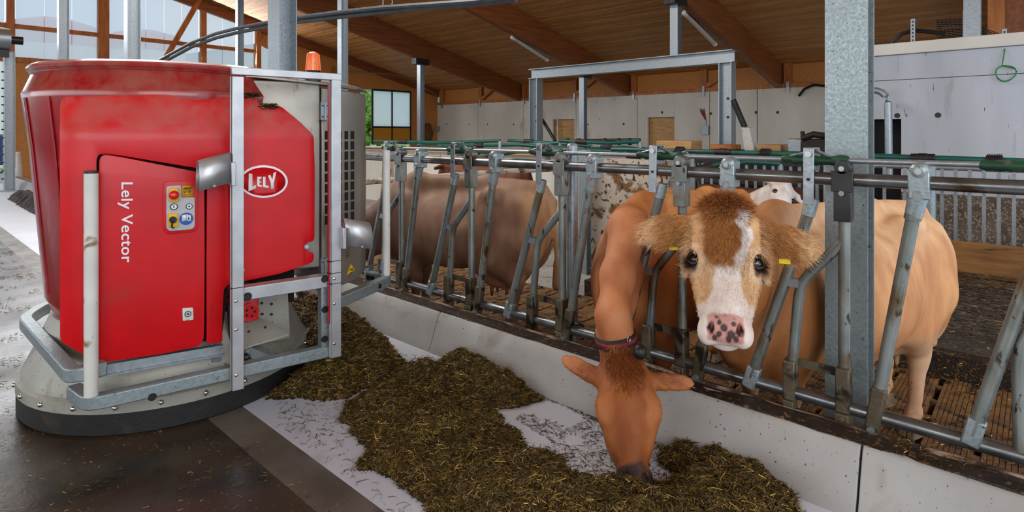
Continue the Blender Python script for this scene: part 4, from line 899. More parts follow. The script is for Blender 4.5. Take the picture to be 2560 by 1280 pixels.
b = B(); bx(b, q0.x-.01, q1.x+.02, GL-.028, GL+.04, zq-.032, zq+.032); ub = ob('upper_bar', b, 'alu', RB, local=True, bevel=.004); cap_(619, 742, ub, GL-.03, .022); cap_(812, 698, ub, GL-.03, .02)
b = B(); x = L(813, 800, ly=GL+.02).x; bx(b, x-.03, x+.03, GL-.01, GL+.05, zz, zq); vb = ob('inner_post', b, 'galv', RB, local=True, bevel=.004); cap_(813, 774, vb, GL-.012, .019); cap_(812, 848, vb, GL-.012, .019)
# right arm with corner and upright
a0 = L(845, 758, ly=GL); za = a0.z+.0
e0 = L(972, 700, lz=za)
RA = [Vector((a0.x-.03, GL, za)), Vector((e0.x+.0, e0.y, za)), Vector((e0.x-.06, e0.y+.18, za))]
b = B(); rectpath(b, fillet(RA, .045), .055, .062); ra = ob('arm_bar', b, 'galvw', RB, local=True, bevel=.006)
p = L(943, 720, ly=e0.y-.03); b = B(); dd = (RA[1]-RA[0]).normalized(); nn = Vector((dd.y, -dd.x, 0)); c = RA[0]+dd*((RA[1]-RA[0]).length*.74)+nn*.028; path(b, [c-nn*.003, c+nn*.004], [.016, .013], 14); ob('rubber_cap', b, 'black', ra, local=True)
for q in (.06, .11):
    c = RA[2]+(RA[1]-RA[2])*q*4+Vector((-.028, -.0, 0)); b = B(); path(b, [c, c+Vector((-.004, -.002, 0))], .017, 12); ob('rubber_cap', b, 'black', ra, local=True)
# white bumper tubes
x, y = L(228, 1000, ly=GL+.01).x, GL+.01; b = B(); cyl(b, (x, y, zz+.03), (x, y, L(228, 430, ly=GL).z), .0265, 20); t_ = ob('upright_tube', b, 'whiteP', RB, local=True)
zt_ = L(228, 430, ly=GL).z; b = B(); revolve(b, [(.0275, zt_-.006), (.0275, zt_+.004), (0, zt_+.006)], 16, c=(x, y, 0)); ob('tube_cap', b, 'dsteel', t_, local=True)
x, y = RA[1].x-.01, RA[1].y+.015; d0 = ((MI.inverted() @ Vector((x, y, 0))).xy).dot(Vector((SN, CS))); zt_ = H-(376-334)/FPX*d0
b = B(); cyl(b, (x, y, za+.03), (x, y, zt_), .0245, 20); t_ = ob('upright_tube', b, 'whiteP', RB, local=True); b = B(); bx(b, x-.035, x-.02, y-.01, y+.01, za+.03, za+.12); ob('tube_bolt', b, 'galv', t_, local=True)
b = B(); path(b, [(RA[2].x-.05, RA[2].y-.05, za+.07), (RA[2].x+.03, RA[2].y-.09, za+.085), (x-.03, y, za+.05)], .006, 6, sx=3); ob('arm_strap', b, 'rubber', RB, local=True)
# sensor hoods
def hood(u0, v0, s, lb, parent):
    # s=-1 opens to the left and out, s=+1 to the right
    p = L(u0, v0, ly=GL-.05); b = B(); n = 9
    ring0, ring1 = [], []
    for k in range(n):
        a = math.pi*(.0+1.0*k/(n-1))
        y = -.045*math.cos(a); z = .075*math.sin(a)
        ring0.append(b.verts.new((p.x, p.y-.0+y, p.z-.0+z*.85))); ring1.append(b.verts.new((p.x+s*.135, p.y-.03+y*1.1, p.z-.045+z)))
    for k in range(n-1): b.faces.new((ring0[k], ring0[k+1], ring1[k+1], ring1[k]))
    e0, e1 = ring0[0], ring1[0]
    for r0, r1, q in ((ring0[0], ring1[0], 1), (ring0[-1], ring1[-1], -1)):
        v1 = b.verts.new(r0.co+Vector((0, 0, -.075))); v2 = b.verts.new(r1.co+Vector((s*-.0, 0, -.06))); b.faces.new((r0, r1, v2, v1))
    o = ob('sensor_hood', b, 'alu', parent, local=True, solid=.004, smooth=50)
    b = B(); ball(b, (p.x+s*.06, p.y-.015, p.z-.01), .032, 16); ob('sensor', b, 'black', parent, local=True)
    b = B(); bx(b, p.x-s*.0, p.x-s*.02, p.y-.06, p.y+.03, p.z-.09, p.z+.02); ob('hood_flange', b, 'alu', parent, local=True, bevel=.003)
    b = B(); ball(b, (p.x+s*.075, p.y-.085, p.z-.085), .009, 8); ob('hood_screw', b, 'galv', parent, local=True)
hood(572, 415, -1, '', p1)
hood(856, 575, 1, '', p2)

for (u0, u1, v, off) in ((600, 648, 241, .02), (655, 690, 268, .03)):
    n = 260; U = rng.uniform(u0, u1, n); Q = [S(u, v+random.uniform(-4, 3), off-.004) for u in U]; Wm = WM[RB]; HAYQ = globals().setdefault('HAYQ', []); HAYQ += [Wm @ q for q in Q]
# ------------------------------------------------------------------ cattle: one continuous skin each, grown from a smooth distance field
import openvdb as vdb
def Rz(a): c, s = math.cos(a), math.sin(a); return np.array([[c, -s, 0], [s, c, 0], [0, 0, 1.]])
class Frame:
    def __init__(s, R, t): s.R, s.t = np.array(R, float), np.array(t, float)
    def pt(s, p): return s.R @ np.array(p, float)+s.t
    def inv(s, P_): return (P_-s.t) @ s.R
class Skin:
    def __init__(s): s.pr = []
    def cap(s, F, a, b, ra, rb, k=.05, op=1): s.pr.append(('c', F.pt(a), F.pt(b), ra, rb, k, op))
    def capw(s, a, b, ra, rb, k=.05, op=1): s.pr.append(('c', np.array(a, float), np.array(b, float), ra, rb, k, op))
    def ell(s, F, c, r, k=.05, op=1, rot=None):
        R = F.R if rot is None else F.R @ rot
        s.pr.append(('e', F.pt(c), R, np.array(r, float), None, k, op))
    @staticmethod
    def dist(q, X):
        if q[0] == 'c':
            a, b, ra, rb = q[1:5]; ab = b-a; h = np.clip(((X-a) @ ab)/(ab @ ab), 0, 1)
            return np.linalg.norm(X-a-h[..., None]*ab, axis=-1)-(ra+(rb-ra)*h)
        L_ = (X-q[1]) @ q[2]; r = q[3]; k0 = np.linalg.norm(L_/r, axis=-1); k1 = np.linalg.norm(L_/(r*r), axis=-1)
        return k0*(k0-1)/np.maximum(k1, 1e-6)
    @staticmethod
    def comb(D, d, k, op):
        if op > 0: h = np.clip(.5+.5*(D-d)/k, 0, 1); return D+(d-D)*h-k*h*(1-h)
        d = -d; h = np.clip(.5-.5*(D-d)/k, 0, 1); return D+(d-D)*h+k*h*(1-h)
    def box_(s, q):
        if q[0] == 'c': lo = np.minimum(q[1]-q[3], q[2]-q[4]); hi = np.maximum(q[1]+q[3], q[2]+q[4])
        else: e = np.abs(q[2]) @ q[3]; lo, hi = q[1]-e, q[1]+e
        return lo, hi
    def at(s, X):
        D = np.full(len(X), .3)
        for q in s.pr: D = s.comb(D, s.dist(q, X), q[5], q[6])
        return D
    def mesh(s, vs, fine=None, levels=0):
        bs = [s.box_(q) for q in s.pr if q[6] > 0]; lo = np.min([b_[0] for b_ in bs], 0)-.05; hi = np.max([b_[1] for b_ in bs], 0)+.05
        n = np.ceil((hi-lo)/vs).astype(int); D = np.full(n, .3, np.float32)
        for q in s.pr:
            a, b_ = s.box_(q); m = q[5]+3*vs; i0 = np.maximum(0, np.floor((a-m-lo)/vs).astype(int)); i1 = np.minimum(n, np.ceil((b_+m-lo)/vs).astype(int)+1)
            if (i1 <= i0).any(): continue
            g = np.stack(np.meshgrid(*[lo[j]+vs*np.arange(i0[j], i1[j]) for j in range(3)], indexing='ij'), -1)
            sl = tuple(slice(i0[j], i1[j]) for j in range(3)); D[sl] = s.comb(D[sl], s.dist(q, g), q[5], q[6])
        G = vdb.FloatGrid(.3); G.copyFromArray(D.astype(np.float32)); pts, quads = G.convertToQuads(0.0); pts = pts*vs+lo
        bm = bmesh.new(); V = [bm.verts.new(p) for p in pts.tolist()]
        for f in quads.tolist():
            try: bm.faces.new([V[i] for i in f])
            except ValueError: pass
        # keep the largest island only
        if fine:
            for (c, r) in fine:
                c = Vector(c)
                ed = [e for e in bm.edges if (e.verts[0].co-c).length < r and (e.verts[1].co-c).length < r]
                bmesh.ops.subdivide_edges(bm, edges=ed, cuts=1, use_grid_fill=True)
        X = np.array([v.co[:] for v in bm.verts])
        for it in range(3):
            e = .002; d = s.at(X); g = np.stack([s.at(X+np.eye(3)[j]*e)-d for j in range(3)], -1)/e
            g /= np.maximum(np.linalg.norm(g, axis=-1, keepdims=True), .3); X -= np.clip(d, -.02, .02)[:, None]*g
        for v, x in zip(bm.verts, X.tolist()): v.co = x
        bmesh.ops.recalc_face_normals(bm, faces=bm.faces); return bm, X
def basis(xd, zd):
    x = np.array(xd, float); x /= np.linalg.norm(x); z = np.array(zd, float); z = z-x*(z @ x); z /= np.linalg.norm(z); y = np.cross(z, x); return np.stack([x, y, z], 1)
def body(S_, F, legs=None, udder=1.0, fat=1.0):
    f = fat
    S_.ell(F, (0, 0, .86), (.74, .31*f, .36*f), .08)
    S_.ell(F, (.02, 0, .78+.4*(1-f)), (.55, .33*f, .32*f), .1)
    S_.ell(F, (.46, 0, .84), (.34, .23, .36), .1)
    S_.ell(F, (-.52, 0, 1.0), (.38, .25, .26), .1)
    S_.ell(F, (-.70, .0, .92), (.2, .22, .30), .08)
    for y in (-1, 1):
        S_.ell(F, (-.62, .13*y, .80), (.23, .12, .32), .08)
        S_.ell(F, (.46, .15*y, .86), (.17, .10, .32), .08)
        S_.cap(F, (-.42, .2*y, 1.20), (-.36, .16*y, 1.18), .055, .05, .09)
        S_.cap(F, (-.82, .07*y, 1.12), (-.80, .1*y, 1.0), .05, .06, .07)
        S_.ell(F, (-.20, .36*f*y, 1.06), (.13, .09, .12), .07, -1)
    S_.cap(F, (-.78, 0, 1.24), (-.3, 0, 1.27), .05, .05, .09); S_.cap(F, (-.3, 0, 1.27), (.42, 0, 1.27), .05, .06, .10)
    S_.cap(F, (.42, 0, 1.27), (.55, 0, 1.20), .07, .10, .1)
    S_.ell(F, (.62, 0, .72), (.14, .13, .2), .08)
    S_.cap(F, (-.82, 0, 1.22), (-.90, 0, 1.12), .035, .03, .04); S_.cap(F, (-.90, 0, 1.12), (-.93, .0, .6), .024, .015, .03); S_.cap(F, (-.93, 0, .6), (-.93, 0, .42), .03, .04, .03)
    lg = dict(fl=(.46, .15), fr=(.5, -.15), hl=(-.62, .17), hr=(-.72, -.17)); lg.update(legs or {})
    for k_, (x, y) in lg.items():
        s_ = 1 if y > 0 else -1
        if k_[0] == 'f':
            S_.cap(F, (.46, .14*s_, .74), (x+.0, y, .42), .105, .058, .07); S_.cap(F, (x, y, .42), (x+.01, y, .36), .056, .05, .03)
            S_.cap(F, (x+.01, y, .36), (x+.0, y, .14), .038, .034, .03); S_.cap(F, (x, y, .13), (x+.02, y, .09), .043, .04, .02)
        else:
            S_.cap(F, (-.60, .15*s_, .80), (-.5+(x+.62)*.4, y, .62), .15, .11, .08); S_.cap(F, (-.5+(x+.62)*.4, y, .62), (x-.05, y, .46), .10, .056, .07)
            S_.cap(F, (x-.085, y, .49), (x-.05, y, .40), .034, .042, .04); S_.cap(F, (x-.05, y, .42), (x-.01, y, .14), .045, .034, .03); S_.cap(F, (x-.01, y, .13), (x+.02, y, .09), .043, .04, .02)
    if udder:
        S_.ell(F, (-.44, 0, .56), (.20*udder, .15*udder, .15*udder), .05)
        for x in (-.36, -.5):
            for y in (-.06, .06): S_.cap(F, (x, y, .56-.12*udder), (x, y, .56-.19*udder), .019, .013, .015)
    return lg
def hoofs(F, lg, parent):
    for k_, (x, y) in lg.items():
        for q in (-1, 1):
            b = B(); W_ = Matrix(F.R.tolist()).to_4x4(); W_.translation = Vector(F.t)
            pr = [(-.05, .0), (.07, .0), (.055, .045), (.03, .085), (-.035, .085), (-.05, .03)]
            vs = [(x+a, y+q*.022-.02, z) for a, z in pr]; slab(b, vs, (0, 1, 0), .04); b.transform(W_); ob('hoof', b, 'hoof', parent, bevel=.006)
def head(S_, Hf, s=1.0, ears=((.05, .11, -.08), (.07, .31, -.10)), ears2=None, mw=1.0, ew=1.0, nw=None, eye=(.113, -.054), brow=1.0):
    nw = nw or mw
    E_ = lambda c, r, k=.03, op=1, rot=None: S_.ell(Hf, np.array(c)*s, np.array(r)*s, k*s, op, rot)
    C_ = lambda a, b, ra, rb, k=.03, op=1: S_.cap(Hf, np.array(a)*s, np.array(b)*s, ra*s, rb*s, k*s, op)
    E_((.07, 0, -.095), (.13, .108, .095), .04)
    E_((.14, 0, -.07), (.15, .115, .06), .04)
    E_((.0, 0, -.075), (.055, .065, .055), .04)
    for y in (-1, 1):
        E_((.150+.03*(brow > 1), .096*y*brow, -.060), (.058, .034, .034), .03)
        E_((.19, .068*y, -.15), (.16, .047, .10), .05)
        C_((.20, .088*y, -.10), (.37, .058*nw*y, -.08), .036, .034*min(1, nw+.2), .04)
        C_((.19, .05*y, -.21), (.42, .04*mw*y, -.145), .038, .032, .04)
    C_((.12, 0, -.10), (.38, 0, -.10), .10, .062*nw+.004, .04)
    C_((.16, 0, -.048), (.38, 0, -.050), .05, .046*nw, .04)
    E_((.430, 0, -.088), (.058, .086*mw, .050), .025)
    for y in (-1, 1): E_((.450, .058*mw*y, -.095), (.042, .034*mw, .040), .02); E_((.428, .042*mw*y, -.062), (.034, .026, .026), .018)
    E_((.435, 0, -.062), (.036, .040*mw, .026), .02)
    E_((.445, 0, -.140), (.052, .062*mw, .032), .02)
    C_((.480, -.07*mw, -.108), (.480, .07*mw, -.108), .006, .006, .010, -1)
    C_((.45, 0, -.034), (.475, 0, -.050), .0025, .0025, .008, -1)
    for y in (-1, 1):
        q = np.array([.438, .045*mw*y, -.036])
        E_(q, (.017, .0085, .020), .008, -1); E_(q+np.array([.014, .008*y, -.004]), (.012, .008, .016), .008, -1)
        E_((.195, eye[0]*y, eye[1]), (.029, .026, .026), .014, -1)
    for y, e in ((-1, ears), (1, ears2 or ears)):
        a, b = np.array(e[0]), np.array(e[1]); a = a*[1, y, 1]; b = b*[1, y, 1]
        d = b-a; L_ = np.linalg.norm(d); R = basis(d, (0.15, 0, 1)); 
        C_(a-d*.15, a+d*.3, .036, .034, .03)
        m_ = a+d*.60
        E_(m_, (L_*.47, .052*ew, .020), .03, 1, R)
        fwd = R[:, 2]*.026; E_(m_+fwd+d*.02, (L_*.36, .036*ew, .016), .015, -1, R)
def eyes(Hf, parent, s=1.0, look=(0, 0), pos=(.098, -.074)):
    W_ = Matrix(Hf.R.tolist()).to_4x4(); W_.translation = Vector(Hf.t)
    for y in (-1, 1):
        c = Vector((.195, pos[0]*y, pos[1]))*s; r = .028*s; n = Vector((.12+look[0], .42*y+look[1], .88)).normalized()
        b = B(); ball(b, c, r, 24); b.transform(W_); e_ = ob('eyeball', b, 'iris', parent)
        b = B(); ball(b, c+n*r*.30, r*.78, 20); b.transform(W_); ob('pupil', b, 'eye', e_)
        # rims follow the eye
        t = Vector((1, 0, 0)); t = (t-n*t.dot(n)).normalized(); u_ = n.cross(t)
        for sg, hgt in ((-1, .78), (1, .62)):
            pts = []
            for k in range(9):
                a = -1+2*k/8; q = c+n*r*(.93*math.sqrt(max(0, 1-(a*.98)**2*.62)))+u_*(a*r*1.12)+t*sg*r*hgt*(1-a*a)
                pts.append(q)
            b = B(); path(b, pts, [.0018*s+.0042*s*(1-(abs(-1+2*k/8))**2) for k in range(9)], 8); b.transform(W_); ob('eyelid', b, 'lid', parent)
        for k in range(12):
            a = -.8+1.6*k/11; p0 = c+n*r*.98+u_*(a*r)-t*r*.72*(1-a*a*.6); b = None
    return
def setcol(me, col):
    at = me.color_attributes.new('Col', 'FLOAT_COLOR', 'POINT'); c4 = np.ones((len(me.vertices), 4), np.float32); c4[:, :3] = col; at.data.foreach_set('color', c4.ravel())
def L3(h): return np.array(lin(h))
def sm(x, a, b): t = np.clip((x-a)/(b-a), 0, 1); return t*t*(3-2*t)
def nz3(X, s, seed=0): return np.array([mnoise.noise((x*s+seed, y*s, z*s)) for x, y, z in X.tolist()])
def mixc(c, c2, f): return c*(1-f[:, None])+c2*f[:, None]
def hair(name, parent, roots, dirs, lens, cols, wd=.0012, droop=.3, seg=3):
    """strands as slim ribbons, joined: nobody could count them"""
    n = len(roots); V = []; F_ = []; CO = []
    side = np.cross(dirs, rng.normal(size=(n, 3))); side /= np.linalg.norm(side, axis=1, keepdims=True)
    bend = rng.normal(size=(n, 3))*.25+np.array([0, 0, -droop])
    for k in range(seg+1):
        t = k/seg; c = roots+dirs*(lens*t)[:, None]+bend*(lens*t*t)[:, None]; w_ = wd*(1-t*.85)
        V.append(np.stack([c-side*w_, c+side*w_], 1)); CO.append(np.stack([cols*(.72+.45*t)]*2, 1))
    V = np.stack(V, 1).reshape(-1, 3); CO = np.clip(np.stack(CO, 1).reshape(-1, 3), 0, 1); m = (seg+1)*2
    base = (np.arange(n)*m)[:, None, None]; q = np.array([[2*k, 2*k+1, 2*k+3, 2*k+2] for k in range(seg)])[None]; F_ = (base+q).reshape(-1, 4)
    W_ = np.array(WM[parent].inverted()); V = V @ W_[:3, :3].T+W_[:3, 3]
    me = bpy.data.meshes.new(name); me.from_pydata(V.tolist(), [], F_.tolist()); me.materials.append(M['hairm']); setcol(me, CO)
    o = bpy.data.objects.new(name, me); C.objects.link(o); o.parent = parent; WM[o] = WM[parent]; o['kind'] = 'stuff'; return o
def build(name, S_, F, vs, fine, colfn, label, cat='cow', matn='coat'):
    bm, X = S_.mesh(vs, fine)
    e = empty(name, F.t, math.atan2(F.R[1, 0], F.R[0, 0]), label=label, cat=cat)
    Wi = WM[e].inverted(); bm.transform(Wi); me = bpy.data.meshes.new('body'); bm.to_mesh(me); bm.free(); me.materials.append(M[matn]); me.polygons.foreach_set('use_smooth', [True]*len(me.polygons))
    setcol(me, colfn(X)); o = bpy.data.objects.new('body', me); C.objects.link(o); o.parent = e; WM[o] = WM[e]; return e, o, X
def bodyframe(dirv, withers):
    d = np.array([dirv[0], dirv[1], 0.]); d /= np.linalg.norm(d); a = math.atan2(d[1], d[0]); t = np.array([withers[0], withers[1], FZ])-d*.5; return Frame(Rz(a), t)
def headframe(poll, muz, toward, roll=0):
    poll, muz = np.array(poll), np.array(muz); R = basis(muz-poll, np.array(toward)-poll)
    if roll: c, s = math.cos(roll), math.sin(roll); R = R @ np.array([[1, 0, 0], [0, c, -s], [0, s, c]])
    return Frame(R, poll)
CAM = (0, 0, H)
def neck(S_, pts, rs, k=.08):
    for i in range(len(pts)-1): S_.capw(pts[i], pts[i+1], rs[i], rs[i+1], k)

# ---- the fawn cow looking into the camera
F3 = bodyframe((-.925, .38), (3.07, 1.05)); poll = P(1813, 512, d=2.16); muz = P(1813, 815, d=1.96)
H3 = headframe(poll, muz, CAM, 0.0)
S3 = Skin(); lg3 = body(S3, F3, dict(hl=(-.50, .15), hr=(-.72, -.15), fl=(.47, .13), fr=(.42, -.15)), fat=1.03)
head(S3, H3, 1.0, ears=((.05, .10, -.08), (.105, .30, -.085)), ears2=((.055, .10, -.08), (.135, .285, -.085)), ew=1.2)
hb = H3.pt((.05, 0, -.17)); sh = F3.pt((.56, 0, 1.08)); sl_ = F3.pt((.60, 0, .80))
m1 = hb*.55+sh*.45+np.array([0, 0, .02]); m2 = H3.pt((.12, 0, -.26))*.5+sl_*.5+np.array([0, 0, -.01])
neck(S3, [hb, m1, sh], [.085, .10, .15]); neck(S3, [H3.pt((.12, 0, -.22)), m2, sl_], [.07, .10, .19]); neck(S3, [H3.pt((.1, 0, -.22))*.5+m1*.5, (m1+m2)/2, (sh+sl_)/2], [.08, .105, .19])
dw = [m2+np.array([0, 0, -.06]), sl_+np.array([-.06, .02, -.20]), F3.pt((.60, 0, .48))]; neck(S3, dw, [.03, .05, .06], .08)
def col3(X):
    b_ = F3.inv(X); h = H3.inv(X); n1 = nz3(X, 6); n2 = nz3(X, 22, 5)
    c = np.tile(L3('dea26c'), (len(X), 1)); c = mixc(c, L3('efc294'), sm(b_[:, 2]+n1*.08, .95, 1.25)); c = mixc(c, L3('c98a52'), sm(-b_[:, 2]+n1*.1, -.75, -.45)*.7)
    c = mixc(c, L3('b9773f'), sm(b_[:, 0]+n1*.05, .30, .55)*.75); c = mixc(c, L3('ddb68c'), sm(-b_[:, 2], -.5, -.35)*.8)  # front and neck browner, partly neck shade painted into the coat
    c = mixc(c, L3('e9c4a4'), sm(b_[:, 1], -.03, .12)*sm(-b_[:, 2], -.66, -.5)*sm(-b_[:, 0], .15, .35)*.6)
    hd = sm(-np.linalg.norm(h-np.array([.2, 0, -.1]), axis=1), -.36, -.30)
    x, y, z = h[:, 0], h[:, 1], h[:, 2]; n = n2*.012; f = np.tile(L3('d9ad7c'), (len(X), 1))
    f = mixc(f, L3('e8cda6'), sm(x, .17, .24)*sm(-np.abs(y), -.125, -.07)*.7)
    f = mixc(f, L3('b77842'), sm(-z, .13, .2)*.5)
    front = sm(z, -.10, -.07)
    patch = sm(-(np.abs(y+.008+n)-(.066-.05*sm(x, .17, .262))), -.008, .008)*sm(-(x+n), -.262, -.235)*front; f = mixc(f, L3('b57a44'), patch)
    f = mixc(f, L3('9c6030'), sm(-x, -.035, .0))
    f = mixc(f, L3('cf9e6c'), (sm(x, .2, .3)*sm(np.abs(y), .045, .06)*sm(-np.abs(y), -.10, -.085))*.6)
    bx_ = .052+.02*sm(x, .05, .10)-.030*sm(x, .14, .2); blaze = sm(-(np.abs(y-bx_+n)-(.016+.008*sm(-np.abs(x-.1), -.05, 0))), -.005, .005)*sm(x, .0, .03)*sm(-x, -.26, -.2)*front
    nose = sm(x+n, .222+0, .245)*sm(-(np.abs(y-.006+n)-(.043+.03*sm(x, .29, .37))), -.006, .006)*sm(z, -.13, -.09)
    wh = np.maximum(np.maximum(blaze, nose), sm(x+n, .335, .375)); f = mixc(f, L3('efe6df'), np.clip(wh, 0, 1))
    tip = sm(x+n*.4, .392, .402)*sm(-x+n*.3, -.486, -.478)*sm(-np.abs(y)+n*.3, -.064, -.056)*sm(z, -.115, -.095); f = mixc(f, L3('d3a096'), tip); f = mixc(f, L3('b56a60'), tip*sm(nz3(X, 60, 4), .1, .4)*.6)
    sp = np.array([[.425, -.020, .011], [.439, -.005, .014], [.409, -.029, .007], [.425, .027, .009], [.458, .020, .014], [.470, .034, .011], [.460, -.020, .009], [.475, .011, .012], [.45, .038, .008], [.472, -.034, .007]])
    dmin = np.min([np.hypot(x-s_[0], y-s_[1])-s_[2]*.85 for s_ in sp], 0)+n*.45; f = mixc(f, L3('51423e'), sm(-dmin, -.002, .0015)*tip)
    for yy in (-1, 1):
        de = np.linalg.norm((h-np.array([.195, .100*yy, -.072]))/np.array([1.1, 1, 1]), axis=1); f = mixc(f, L3('f0d3b4'), sm(-np.abs(de-.056), -.016, -.004)*.6); f = mixc(f, L3('2e1d18'), sm(-de, -.042, -.033)); d2 = np.linalg.norm((h-np.array([.210, .094*yy, -.072]))/np.array([1.35, .8, 1]), axis=1); f = mixc(f, L3('33221c'), sm(-d2, -.040, -.031))
        dn = np.linalg.norm((h-np.array([.444, .047*yy, -.045]))/np.array([1.4, 1, 1]), axis=1); f = mixc(f, L3('4a1c1a'), sm(-dn, -.017, -.010))
    ear = sm(np.abs(y), .115, .14)*sm(-x, -.2, -.16); f = mixc(f, L3('c08a52'), ear); f = mixc(f, L3('ecc595'), ear*sm(np.abs(y), .22, .29))
    return mixc(c, 0, hd)+f*hd[:, None]
ctr = H3.pt((.2, 0, -.08))
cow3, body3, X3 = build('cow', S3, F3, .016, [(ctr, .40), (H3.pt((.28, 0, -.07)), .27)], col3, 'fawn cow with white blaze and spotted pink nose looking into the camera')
hoofs(F3, lg3, cow3); eyes(H3, cow3, 1.0, (0, -.0))
def pick(S_, Hf, X, fn, n):
    h = Hf.inv(X); w_ = fn(h); w_ = np.clip(w_, 0, None); idx = rng.choice(len(X), n, p=w_/w_.sum()); Q = X[idx]+rng.normal(size=(n, 3))*.004
    e = .003; d = S_.at(Q); g = np.stack([S_.at(Q+np.eye(3)[j]*e)-d for j in range(3)], -1)/e; g /= np.maximum(np.linalg.norm(g, axis=-1, keepdims=True), .3); Q -= d[:, None]*g; return Q, g
def tuft(S_, Hf, X, parent, colfn, n, fn, flow, lo, hi, lift=.5, wd=.0013, droop=.25):
    Q, g = pick(S_, Hf, X, fn, n); fl = np.array([Hf.R @ v for v in flow(Hf.inv(Q))]); d = g*lift+fl; d += rng.normal(size=d.shape)*.12; d /= np.linalg.norm(d, axis=1, keepdims=True)
    cols = colfn(Q)*rng.uniform(.75, 1.2, (n, 1)); hair('fur', parent, Q, d, rng.uniform(lo, hi, n), cols, wd, droop)
# poll tuft, forehead curls, ear fringes and short face coat
tuft(S3, H3, X3, cow3, col3, 5200, lambda h: sm(-h[:, 0], -.06, .01)*sm(-np.abs(h[:, 1]), -.10, -.05)*sm(h[:, 2], -.15, -.12),
     lambda h: np.stack([.25+h[:, 0]*4, h[:, 1]*7, np.full(len(h), .2)], 1), .018, .038, .55, .0012)
tuft(S3, H3, X3, cow3, col3, 7000, lambda h: sm(h[:, 0], .0, .05)*sm(-h[:, 0], -.28, -.18)*sm(-np.abs(h[:, 1]), -.10, -.04)*sm(h[:, 2], -.11, -.08),
     lambda h: np.stack([np.full(len(h), 1.), h[:, 1]*4+.3*np.sin(h[:, 0]*60+h[:, 1]*40), np.full(len(h), .05)], 1), .010, .018, .22, .0009, 0)
tuft(S3, H3, X3, cow3, col3, 15000, lambda h: ((h[:, 0] < .24) & (np.abs(h[:, 1]) > .12) & (h[:, 0] > -.02) & (h[:, 2] > -.2)).astype(float),
     lambda h: np.stack([np.full(len(h), .55)-(np.abs(h[:, 1])-.2)*2, np.sign(h[:, 1])*.9, np.full(len(h), .1)], 1), .012, .034, .30, .0010, .1)
tuft(S3, H3, X3, cow3, col3, 9000, lambda h: ((h[:, 0] > .1) & (h[:, 0] < .40) & (np.abs(h[:, 1]) < .13) & (h[:, 2] > -.2)).astype(float),
     lambda h: np.stack([np.full(len(h), 1.), h[:, 1]*3, np.full(len(h), .0)], 1), .005, .009, .15, .0007, 0)
def eartag(Hf, c, parent, m='tagy', s=(.045, .0025, .05), nm='ear_tag'):
    b = B(); bx(b, c[0]-s[0]/2, c[0]+s[0]/2, c[1]-s[2]/2, c[1]+s[2]/2, c[2]-.0015, c[2]+.0015); W_ = Matrix(Hf.R.tolist()).to_4x4(); W_.translation = Vector(Hf.t); b.transform(W_); return ob(nm, b, m, parent, bevel=.001)
eartag(H3, (.152, -.185, -.088), cow3, s=(.014, .002, .034)); eartag(H3, (.176, .20, -.080), cow3, s=(.018, .002, .038)); eartag(H3, (.225, .128, -.11), cow3, 'tagb', (.06, .002, .014), 'blue_ear_tag')

# ---- the red brown cow eating
F2 = bodyframe((-.988, .10), (3.02, 1.76)); poll = P(1563, 905, d=2.50); muz = P(1592, 1200, d=2.22)
H2 = headframe(poll, muz, CAM, -.10); S2 = Skin(); lg2 = body(S2, F2, dict(fl=(.44, .14), fr=(.50, -.14)))
head(S2, H2, .97, ears=((.05, .10, -.10), (-.055, .27, -.12)), ears2=((.05, .10, -.10), (.05, .30, -.14)), mw=.80, ew=.72, nw=.60, eye=(.140, -.088), brow=1.14)
hb = H2.pt((.0, 0, -.11)); sh = F2.pt((.56, 0, 1.12)); sl_ = F2.pt((.60, 0, .86))
k1 = np.array(P(1545, 690, d=2.74)); k2 = np.array(P(1532, 790, d=2.60)); k0 = np.array(P(1572, 570, d=3.0))
neck(S2, [hb, k2, k1, k0, sh], [.078, .068, .074, .098, .13], .06); off_ = np.array([.06, .03, -.10])
neck(S2, [H2.pt((.1, 0, -.2)), k2+off_, k1+off_*1.2, k0+off_*1.8, sl_], [.06, .068, .076, .108, .17], .06)
def col2(X):
    b_ = F2.inv(X); h = H2.inv(X)/.97; n1 = nz3(X, 6, 3); n2 = nz3(X, 20, 8)
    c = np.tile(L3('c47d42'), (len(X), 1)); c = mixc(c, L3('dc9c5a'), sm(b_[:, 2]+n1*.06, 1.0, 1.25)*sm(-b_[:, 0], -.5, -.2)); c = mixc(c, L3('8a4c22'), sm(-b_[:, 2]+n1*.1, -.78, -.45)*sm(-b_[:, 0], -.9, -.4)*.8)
    nk = sm(b_[:, 0], .62, .8); c = mixc(c, L3('c98558'), nk)
    c = mixc(c, L3('a4582a'), nk*sm(-np.abs(b_[:, 1]-.0+.1*(b_[:, 0]-.6)), -.03, .0)*.6)
    x, y, z = h[:, 0], h[:, 1], h[:, 2]; hd = sm(-np.linalg.norm(h-np.array([.22, 0, -.1]), axis=1), -.36, -.28)
    f = np.tile(L3('95531f'), (len(X), 1)); f = mixc(f, L3('b06c3a'), sm(np.abs(y)+n2*.02, .05, .09)*.8); f = mixc(f, L3('7d421d'), sm(x, .27, .36)*sm(-np.abs(y), -.04, -.0)*.5)
    f = mixc(f, L3('2a1a16'), sm(x+n2*.03, .385, .41)); f = mixc(f, L3('7f4220'), sm(-x, -.1, -.02)*.6); f = mixc(f, L3('84471f'), sm(np.sin(x*46+y*30+n2*3)+n1*.8, .4, 1.2)*.35)
    for yy in (-1, 1):
        de = np.linalg.norm(h-np.array([.195, .100*yy, -.072]), axis=1); f = mixc(f, L3('2d1a14'), sm(-de, -.036, -.026))
    return mixc(c, 0, hd)+f*hd[:, None]
cow2, body2, X2 = build('cow', S2, F2, .017, [(H2.pt((.2, 0, -.08)), .36)], col2, 'red brown cow with a red striped collar eating feed, head down')
